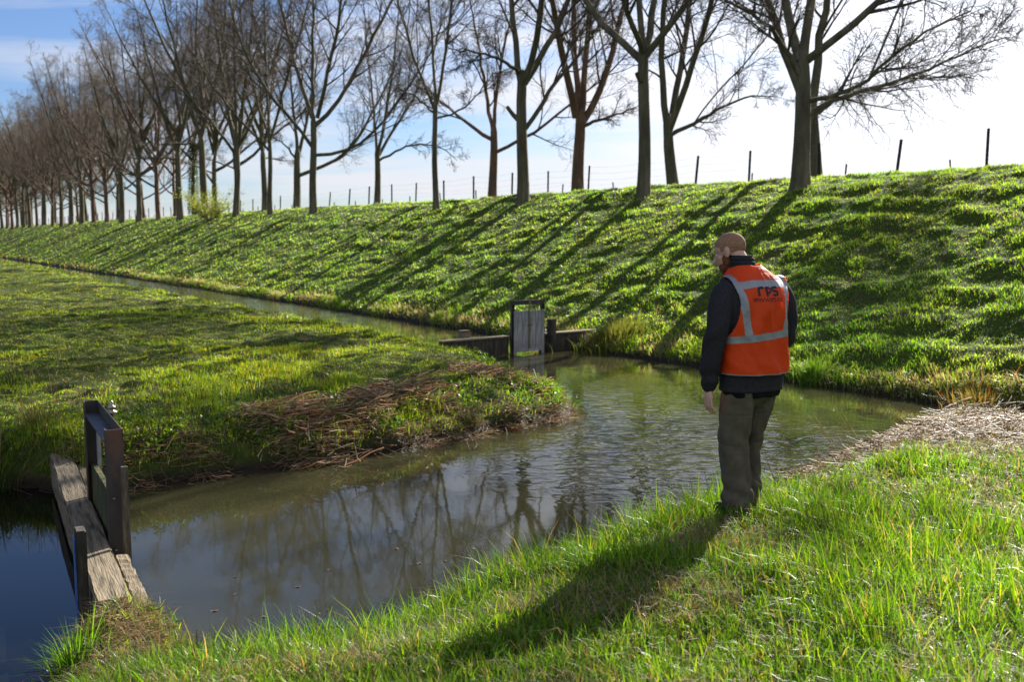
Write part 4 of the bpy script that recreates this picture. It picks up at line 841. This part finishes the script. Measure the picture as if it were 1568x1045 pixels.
MX, MY = 1.53, 6.30
mz = z1(MX, MY)
man = empty('person', (MX, MY, mz), R(24)); man.scale = (1.03, 1.03, 1.025); tag(man, 'man from behind in orange vest and dark fleece, looking down at the water', 'person')
HEAD = Matrix.Translation((-.078, .140, 1.668)) @ Matrix.Rotation(R(34), 4, 'Z') @ Matrix.Rotation(R(-22), 4, 'X')
def hd(p): V, q = p; return (V @ np.array(HEAD.to_3x3()).T + np.array(HEAD.translation), q)
def hand(wx, wy, wz, side, curl=.8, rotz=0.0):
    """palm and five fingers hanging from the wrist; side -1 = left hand"""
    pc = []; D = Matrix.Translation((wx, wy, wz)) @ Matrix.Rotation(rotz, 4, 'Z') @ Matrix.Rotation(R(-8), 4, 'X')
    def tr(a): return [tuple(D @ Vector(v)) for v in a]
    pc.append(tube_c(tr([(0, 0, .03), (0, .005, -.03), (0, .01, -.085)]), [(.021, .028), (.019, .037), (.015, .041)], 16))
    for i, (yo, ln, r0) in enumerate(((.040, .068, .0088), (.015, .076, .0092), (-.010, .071, .0088), (-.033, .055, .0078))):
        p = Vector((0, yo, -.085)); q = [p - Vector((0, 0, -.03)), p]; a = .25
        for sgm in (.45, .32, .23):
            d_ = Vector((-side * math.sin(a) * 1.0, .04 if i == 0 else 0, -math.cos(a))); p = p + d_ * ln * sgm; q.append(p.copy()); a += curl * (1 + .12 * i) * .75
        pc.append(tube_c(tr(q), [r0, r0, r0 * .95, r0 * .88, r0 * .75], 10))
    q = [Vector((0, .030, -.015)), Vector((-side * .010, .052, -.045)), Vector((-side * .022, .060, -.072)), Vector((-side * .030, .056, -.094))]
    pc.append(tube_c(tr(q), [.013, .0125, .0105, .009], 10))
    return pc
LSH, LEL, LWR = (-.205, .01, 1.435), (-.292, -.035, 1.17), (-.285, .045, .85)
RSH, REL, RWR = (.195, .01, 1.435), (.275, .02, 1.16), (.215, .17, .90)
# body: head, neck, trunk, arms, legs and hands in one surface
body = [hd(ellipsoid((0, -.008, .028), (.076, .098, .086))), hd(ellipsoid((0, .030, -.030), (.060, .070, .080))), hd(ellipsoid((0, .058, -.082), (.036, .036, .030))),
        hd(ellipsoid((0, .074, .032), (.046, .016, .012))), hd(tube_c([(0, .088, .020), (0, .106, -.008), (0, .116, -.026)], [.009, .012, .015], 10)), hd(ellipsoid((0, .096, -.058), (.022, .010, .008))),
        hd(ellipsoid((-.080, -.004, -.006), (.011, .021, .034), Matrix.Rotation(R(12), 4, 'X') @ Matrix.Rotation(R(-18), 4, 'Z'))), hd(ellipsoid((.080, -.004, -.006), (.011, .021, .034), Matrix.Rotation(R(12), 4, 'X') @ Matrix.Rotation(R(18), 4, 'Z'))),
        hd(ellipsoid((-.040, .058, -.020), (.018, .020, .020))), hd(ellipsoid((.040, .058, -.020), (.018, .020, .020))),
        tube_c([(-.02, .03, 1.46), (-.035, .06, 1.56), (-.065, .12, 1.66)], [(.075, .07), (.062, .062), (.058, .066)], 20),
        rings([(.84, .13, .08, 0, 0), (1.1, .15, .10, 0, 0), (1.35, .18, .11, 0, 0), (1.45, .17, .09, -.005, .015), (1.52, .08, .07, -.02, .03)]),
        tube_c([LSH, LEL, LWR], [.055, .042, .028], 16), tube_c([RSH, REL, RWR], [.055, .042, .028], 16),
        tube_c([(-.09, 0, .9), (-.10, .02, .50), (-.10, -.02, .09)], [(.08, .08), (.055, .055), (.038, .042)], 16), tube_c([(.09, .02, .9), (.08, .09, .50), (.06, .09, .09)], [(.08, .08), (.055, .055), (.038, .042)], 16),
        tube_c([(-.10, -.03, .05), (-.11, .12, .04)], [(.038, .035), (.036, .025)], 12), tube_c([(.06, .07, .05), (.08, .22, .04)], [(.038, .035), (.036, .025)], 12)]
body += hand(LWR[0], LWR[1], LWR[2] - .035, -1, .75, R(-10)) + hand(RWR[0], RWR[1], RWR[2] - .02, 1, .9, R(60))
remeshed('body', body, .0045, MAT_SKIN, man, 2, lambda c, n: .0006 * (fbm(c[:, 0] * 90, c[:, 2] * 90, 1, 2) - .5))
# hair: close cropped cap, and the beard
def hair_cap():
    V, q = ellipsoid((0, -.010, .030), (.0778, .0998, .0878), n=90); keep = []
    for f in q:
        c = V[f].mean(0); ok = (c[2] > -.002 + .45 * max(0, c[1]) + (.03 if c[1] > .035 else 0) if c[1] < .06 else c[2] > .062) or (c[1] < -.030 and c[2] > -.072)
        if ok and not (abs(c[0]) > .068 and -.022 < c[1] < .018 and c[2] < .006): keep.append(f)
    V = V + norm(V - np.array((0, -.01, .03))) * (.0006 * (fbm(V[:, 0] * 160 + V[:, 1] * 90, V[:, 2] * 160, 3, 2) - .5))[:, None]
    return hd((V, keep))
V, q = hair_cap(); used_v = sorted({i for f in q for i in f}); mp_ = {a: i for i, a in enumerate(used_v)}
o = mesh_np('hair', V[used_v], [[mp_[i] for i in f] for f in q], mat=MAT_HAIR, parent=man); md = o.modifiers.new('thick', 'SOLIDIFY'); md.thickness = .004; md.offset = -1
remeshed('beard', [hd(ellipsoid((0, .040, -.076), (.058, .062, .046))), hd(ellipsoid((0, .066, -.098), (.036, .036, .030))), hd(ellipsoid((-.056, .024, -.048), (.014, .026, .038))), hd(ellipsoid((.056, .024, -.048), (.014, .026, .038)))], .004, MAT_BEARD, man, 2,
         lambda c, n: .003 * (fbm(c[:, 0] * 150, c[:, 2] * 150 + c[:, 1] * 100, 5, 2) - .4))
for sx in (-1, 1):
    V, q = hd(ellipsoid((.030 * sx, .076, .006), (.011, .011, .010), n=10)); mesh_np('eye', V, q, mat=mat_noise('eye_white', (.5, .48, .45), (.6, .58, .55), 5, .3, 0, 10), parent=man)
# fleece jacket with sleeves
TORSO = [(.812, .205, .135, .0, .005), (.835, .21, .14, 0, .005), (.93, .212, .145, 0, 0), (1.05, .212, .142, 0, -.005), (1.2, .218, .142, 0, -.008), (1.32, .226, .145, 0, -.008), (1.40, .226, .140, -.004, -.002),
         (1.46, .208, .126, -.008, .008), (1.505, .165, .108, -.014, .022), (1.545, .112, .088, -.022, .038), (1.585, .080, .076, -.032, .055)]
jk = [rings(TORSO), tube_c([(-.15, .0, 1.425), LSH, (-.262, -.02, 1.31), LEL, (-.300, .012, 1.0), (-.285, .04, .91), LWR], [.074, .080, .077, .068, .064, .064, .046], 22),
      tube_c([(.14, .0, 1.425), RSH, (.248, .0, 1.31), REL, (.262, .10, 1.02), RWR], [.074, .080, .077, .068, .062, .048], 22)]
def jfold(c, n):
    arm = ss(.20, .24, np.abs(c[:, 0])); zz = c[:, 2]
    w_ = .006 * np.sin(zz * 42 + c[:, 1] * 30 + 3 * fbm(c[:, 0] * 6, zz * 5, 3, 2) * 3) * arm * np.exp(-((zz - 1.12) / .12) ** 2) + .008 * np.sin(zz * 85 + 4 * fbm(c[:, 0] * 9, zz * 6, 9, 2) + c[:, 1] * 22) * arm * np.exp(-((zz - .90) / .05) ** 2)
    return w_ + folds(c, 9, 7, 11, .005) + .0012 * (fbm(c[:, 0] * 120, zz * 120, 4, 2) - .5) + .004 * (1 - arm) * np.exp(-((zz - .822) / .012) ** 2)
remeshed('fleece_jacket', jk, .0055, MAT_FLEECE, man, 4, jfold)
remeshed('collar', [rings([(1.545, .094, .082, -.024, .040), (1.575, .080, .076, -.033, .055), (1.605, .076, .076, -.042, .066), (1.645, .076, .078, -.050, .076)], 40, 2.0)], .005, MAT_FLEECE, man, 2, lambda c, n: .003 * np.sin(c[:, 2] * 260))
remeshed('shirt_hem', [rings([(.775, .186, .125, 0, .005), (.80, .192, .13, 0, .005), (.84, .19, .128, 0, .005)])], .006, MAT_BLACK, man, 2, lambda c, n: .003 * np.sin(c[:, 0] * 60 + c[:, 1] * 20))
# trousers
tr_ = [ellipsoid((0, .0, .83), (.178, .118, .13)), tube_c([(-.088, .0, .84), (-.098, .012, .66), (-.104, .028, .49), (-.104, .0, .30), (-.102, -.028, .10)], [(.098, .114), (.098, .104), (.086, .094), (.086, .090), (.090, .098)], 22),
       tube_c([(.085, .01, .84), (.080, .05, .66), (.070, .088, .49), (.062, .09, .30), (.056, .075, .10)], [(.097, .114), (.093, .101), (.077, .088), (.075, .083), (.080, .092)], 22)]
def tfold(c, n):
    z = c[:, 2]; a = .009 * np.sin(z * 46 + c[:, 0] * 35 + 5 * fbm(c[:, 0] * 8 + c[:, 1] * 4, z * 5, 13, 2)) * (np.exp(-((z - .50) / .07) ** 2) * .7 + np.exp(-((z - .17) / .09) ** 2) + .35 * np.exp(-((z - .74) / .05) ** 2))
    seam = -.004 * np.exp(-((z - .47) / .004) ** 2) - .004 * np.exp(-((z - .665) / .004) ** 2) * (n[:, 1] < -.2)
    return a + seam + folds(c, 14, 5, 17, .015) + .004 * np.sin(c[:, 0] * 60 + z * 12) * ss(.75, .4, z)
remeshed('trousers', tr_, .006, MAT_TROUSER, man, 4, tfold)
remeshed('boot', [tube_c([(-.102, -.03, .12), (-.102, -.035, .04)], [(.05, .055), (.052, .06)], 16), tube_c([(-.104, -.05, .04), (-.125, .13, .035)], [(.050, .042), (.046, .034)], 16)], .006, MAT_BOOT, man, 3)
remeshed('boot', [tube_c([(.056, .07, .12), (.058, .065, .04)], [(.05, .055), (.052, .06)], 16), tube_c([(.06, .05, .04), (.085, .23, .035)], [(.050, .042), (.046, .034)], 16)], .006, MAT_BOOT, man, 3)
# hi-vis vest: fitted by casting rays from the chest axis to the torso, open at neck and arms
V, Q = mesh_pieces([rings(TORSO), tube_c([(-.12, .0, 1.425), (-.20, .01, 1.43)], [.074, .080], 22), tube_c([(.11, .0, 1.425), (.19, .01, 1.43)], [.074, .080], 22)])
bvh = BVHTree.FromPolygons([tuple(v) for v in V], Q)
def vray(orig, d):
    o_ = Vector(orig) + Vector(d) * .9
    h = bvh.ray_cast(o_, -Vector(d)); return np.array(h[0]) if h[0] is not None else None
NA, NZ, NT = 300, 120, 110; ZC = 1.33
pts = []; grid = -np.ones((NZ + NT, NA), int)
for r_i in range(NZ + NT):
    for c_i in range(NA):
        th = 2 * math.pi * c_i / NA
        if r_i < NZ: zz = .922 + (ZC - .922) * r_i / NZ; dv = (math.sin(th), -math.cos(th), 0); og = (0, 0, zz); ph = 0
        else: ph = (r_i - NZ) / NT * R(76); zz = ZC; dv = (math.sin(th) * math.cos(ph), -math.cos(th) * math.cos(ph), math.sin(ph)); og = (-.02 * math.sin(ph), .03 * math.sin(ph), ZC)
        sx_ = abs(math.sin(th))
        if math.cos(th) < -.9965 and (r_i < NZ or ph < R(60)): continue                 # open front
        p = vray(og, dv)
        if p is None: continue
        # armholes
        if p[2] > 1.11 and abs(p[0] + .004) > .170 + 1.25 * (p[2] - 1.33) ** 2 * (1 if p[2] < 1.33 else .8): continue
        if math.hypot((p[0] + .036) / .092, (p[1] - .058) / .084) < 1 and p[2] > 1.45: continue   # neck
        off = .017 + (.012 * max(0, (1.1 - zz) / .2) if r_i < NZ else 0) + .004 * math.sin(th * 9 + zz * 6) * (1 if r_i < NZ else max(0, 1 - ph))
        nv = 0.010 * (float(fbm(np.array(p[0] * 11 + p[2] * 5.), np.array(p[2] * 4 + p[0] * 3), 23, 3)) - .5) * 2
        nv += .008 * math.sin(p[0] * 55 + (p[2] - 1.1) * 12 * (1 if p[0] > 0 else -1)) * math.exp(-((p[2] - 1.30) / .16) ** 2) + .007 * math.sin(p[0] * 38 + p[2] * 20) * math.exp(-((p[2] - .95) / .09) ** 2)
        p = p + np.array(dv) * (off + nv); grid[r_i, c_i] = len(pts); pts.append(p)
fq = []
for r_i in range(NZ + NT - 1):
    for c_i in range(NA):
        q = [grid[r_i, c_i], grid[r_i, (c_i + 1) % NA], grid[r_i + 1, (c_i + 1) % NA], grid[r_i + 1, c_i]]
        if min(q) >= 0 and max(np.linalg.norm(pts[q[0]] - pts[q[2]]), np.linalg.norm(pts[q[1]] - pts[q[3]])) < .05: fq.append(q)
m, t, b, out = newmat('hi_vis_orange'); MAT_VEST = m
tc = t.nodes.new('ShaderNodeTexCoord'); sp = t.nodes.new('ShaderNodeSeparateXYZ'); t.links.new(tc.outputs['Object'], sp.inputs[0]); X, Y, Z = sp.outputs
ax = TM('ABSOLUTE', X)
def band(v, c, h): return TM('LESS_THAN', TM('ABSOLUTE', TM('SUBTRACT', v, c)), h)
waist = band(TM('ADD', Z, TM('MULTIPLY', X, -.10)), 1.160, .022)
vert_c = TM('SUBTRACT', TM('ADD', TM('MULTIPLY', TM('SUBTRACT', Z, 1.12), .16), .118), TM('MULTIPLY', X, .07))
vert = TM('MULTIPLY', TM('MULTIPLY', band(ax, vert_c, .020), TM('GREATER_THAN', Z, 1.155)), TM('LESS_THAN', Z, 1.6))
yz = TM('SUBTRACT', 1.478, TM('MULTIPLY', TM('MAXIMUM', TM('SUBTRACT', ax, .10), 0.0), .18))
yoke = TM('MULTIPLY', band(Z, yz, .021), TM('LESS_THAN', Y, .03))
hem = TM('LESS_THAN', Z, .929)
tape = TM('MAXIMUM', TM('MAXIMUM', waist, vert), yoke); tape = TM('MAXIMUM', tape, hem)
cm = t.nodes.new('ShaderNodeMix'); cm.data_type = 'RGBA'; t.links.new(tape, cm.inputs[0]); cm.inputs[6].default_value = (1.0, .115, .01, 1); cm.inputs[7].default_value = (.27, .29, .32, 1)
t.links.new(cm.outputs[2], b.inputs['Base Color']); b.inputs['Roughness'].default_value = .55; t.links.new(TM('MULTIPLY', tape, .35), b.inputs['Metallic'])
nz = t.nodes.new('ShaderNodeTexNoise'); nz.inputs['Scale'].default_value = 8; nz.inputs['Detail'].default_value = 4; t.links.new(tc.outputs['Object'], nz.inputs['Vector'])
bu = t.nodes.new('ShaderNodeBump'); bu.inputs['Strength'].default_value = .8; bu.inputs['Distance'].default_value = .03; t.links.new(nz.outputs[0], bu.inputs['Height']); t.links.new(bu.outputs[0], b.inputs['Normal'])
tl = t.nodes.new('ShaderNodeBsdfTranslucent'); tl.inputs[0].default_value = (1, .20, .016, 1); ms = t.nodes.new('ShaderNodeMixShader'); t.links.new(TM('MULTIPLY', TM('SUBTRACT', 1.0, tape), .55), ms.inputs[0])
t.links.new(b.outputs[0], ms.inputs[1]); t.links.new(tl.outputs[0], ms.inputs[2]); t.links.new(ms.outputs[0], out.inputs[0])
vest = mesh_np('hi_vis_vest', np.array(pts), fq, mat=MAT_VEST, parent=man); md = vest.modifiers.new('thick', 'SOLIDIFY'); md.thickness = .003; md.offset = 0
vb = BVHTree.FromPolygons([tuple(p) for p in pts], fq)
def project(me_pts):
    out_ = []
    for x_, z_ in me_pts:
        h = vb.ray_cast(Vector((x_, -.6, z_)), Vector((0, 1, 0))); y_ = h[0].y if h[0] is not None else -.15; out_.append((x_, y_ - .0042, z_))
    return out_
def ribbon(path, wid, steps=40):
    """flat thick stroke along a 2-D path as a quad strip, square ends"""
    p = np.array(path, float); seg = np.r_[0, np.cumsum(np.linalg.norm(np.diff(p, axis=0), axis=1))]; u = np.linspace(0, seg[-1], steps); c = np.stack([np.interp(u, seg, p[:, 0]), np.interp(u, seg, p[:, 1])], 1)
    for _ in range(3): c[1:-1] = c[1:-1] * .5 + (c[:-2] + c[2:]) * .25
    T = np.gradient(c, axis=0); T /= np.linalg.norm(T, axis=1, keepdims=True); n_ = np.stack([-T[:, 1], T[:, 0]], 1); V = []; q = []
    for k_, o_ in enumerate((-.5, 0, .5)): V.append(c + n_ * wid * o_)
    V = np.stack(V, 1).reshape(-1, 2)
    for i in range(steps - 1):
        for j in (0, 1): q.append([i * 3 + j, i * 3 + j + 1, i * 3 + 3 + j + 1, i * 3 + 3 + j])
    return V, q
LX, LZ, u_ = -.006, 1.405, .0160
def letter(strokes, ox):
    V = []; q = []; n = 0
    for s_, w__ in strokes:
        v, f = ribbon([(LX + (a + ox) * u_, LZ + c * u_) for a, c in s_], w__ * u_); V.append(v); q += [[i + n for i in k] for k in f]; n += len(v)
    V = np.concatenate(V); return mesh_np('print_letter', np.array(project(V)), q, mat=MAT_NAVY, parent=vest, smooth=False)
arc = lambda cx_, cy_, r, a0, a1, n=12: [(cx_ + r * math.cos(R(a0 + (a1 - a0) * i / n)), cy_ + r * math.sin(R(a0 + (a1 - a0) * i / n))) for i in range(n + 1)]
letter([([(.45, 0), (.45, 2.2)] + arc(1.35, 2.2, .9, 180, 95), .9), ([(1.3, 3.1), (2.55, 3.1)], .9)], -4.4)
letter([([(.45, -.15), (.45, 3.4)], .9), ([(.5, 3.1), (1.5, 3.1)] + arc(1.6, 2.15, .95, 88, -88) + [(1.4, 1.2), (.95, 1.2)], .85)], -1.35)
letter([([(2.9, 3.15), (1.3, 3.15)] + arc(1.3, 2.45, .66, 100, 260, 10) + [(1.4, 1.8), (2.0, 1.75)], .78), ([(1.5, 1.75), (2.1, 1.72)] + arc(2.15, 1.02, .70, 85, -85, 10) + [(1.9, .3), (.7, .3)], .78)], 1.55)
fc = bpy.data.curves.new('web_text', 'FONT'); fc.body = 'WWW.RPS.NL'; fc.size = .036; fc.align_x = 'CENTER'; fc.resolution_u = 2; tob = bpy.data.objects.new('tmp', fc); COL.objects.link(tob)
dg = bpy.context.evaluated_depsgraph_get(); tm = bpy.data.meshes.new_from_object(tob.evaluated_get(dg)); bpy.data.objects.remove(tob)
bmm = bmesh.new(); bmm.from_mesh(tm); bmesh.ops.triangulate(bmm, faces=bmm.faces); bmm.to_mesh(tm); bmm.free()
pp = project([(LX - .002 + v.co.x * .92, LZ - .036 + v.co.y) for v in tm.vertices])
mesh_np('print_address', np.array(pp), tris=[list(p.vertices) for p in tm.polygons], mat=MAT_NAVY, parent=vest, smooth=False)
# distant walker on the dike top
wx_, wy_ = P_as(131.5, 27.5); wz_ = z1(wx_, wy_); wk = empty('person', (wx_, wy_, wz_), R(40)); tag(wk, 'tiny dark walker silhouetted on the dike top between distant trunks at left', 'person')
remeshed('body', [ellipsoid((0, .02, 1.66), (.085, .10, .12)), tube_c([(0, 0, 1.35), (0, .01, 1.56)], [.06, .05]), rings([(.85, .13, .09, 0, 0), (1.4, .17, .1, 0, 0), (1.5, .08, .07, 0, 0)]), tube_c([(-.2, 0, 1.4), (-.3, -.02, 1.15), (-.2, .2, 1.1)], [.05, .04, .035]), tube_c([(.2, 0, 1.4), (.3, -.02, 1.15), (.2, .2, 1.1)], [.05, .04, .035]),
         tube_c([(-.09, 0, .9), (-.13, .12, .48), (-.13, .10, .05)], [.08, .055, .04]), tube_c([(.09, 0, .9), (.12, -.05, .48), (.13, -.2, .08)], [.08, .055, .04])], .02, MAT_SKIN, wk, 2)
remeshed('coat', [rings([(.80, .2, .14, 0, 0), (1.1, .19, .13, 0, 0), (1.4, .23, .14, 0, 0), (1.52, .1, .09, 0, 0)]), tube_c([(-.2, 0, 1.42), (-.31, -.02, 1.15), (-.2, .18, 1.1)], [.08, .07, .06]), tube_c([(.2, 0, 1.42), (.31, -.02, 1.15), (.2, .18, 1.1)], [.08, .07, .06]), ellipsoid((0, .0, 1.71), (.10, .11, .09))], .02, MAT_BLACK, wk, 2)
remeshed('trousers', [tube_c([(-.09, 0, .88), (-.13, .12, .48), (-.13, .10, .10)], [.10, .075, .06]), tube_c([(.09, 0, .88), (.12, -.05, .48), (.13, -.2, .12)], [.10, .075, .06])], .02, MAT_BLACK, wk, 2)
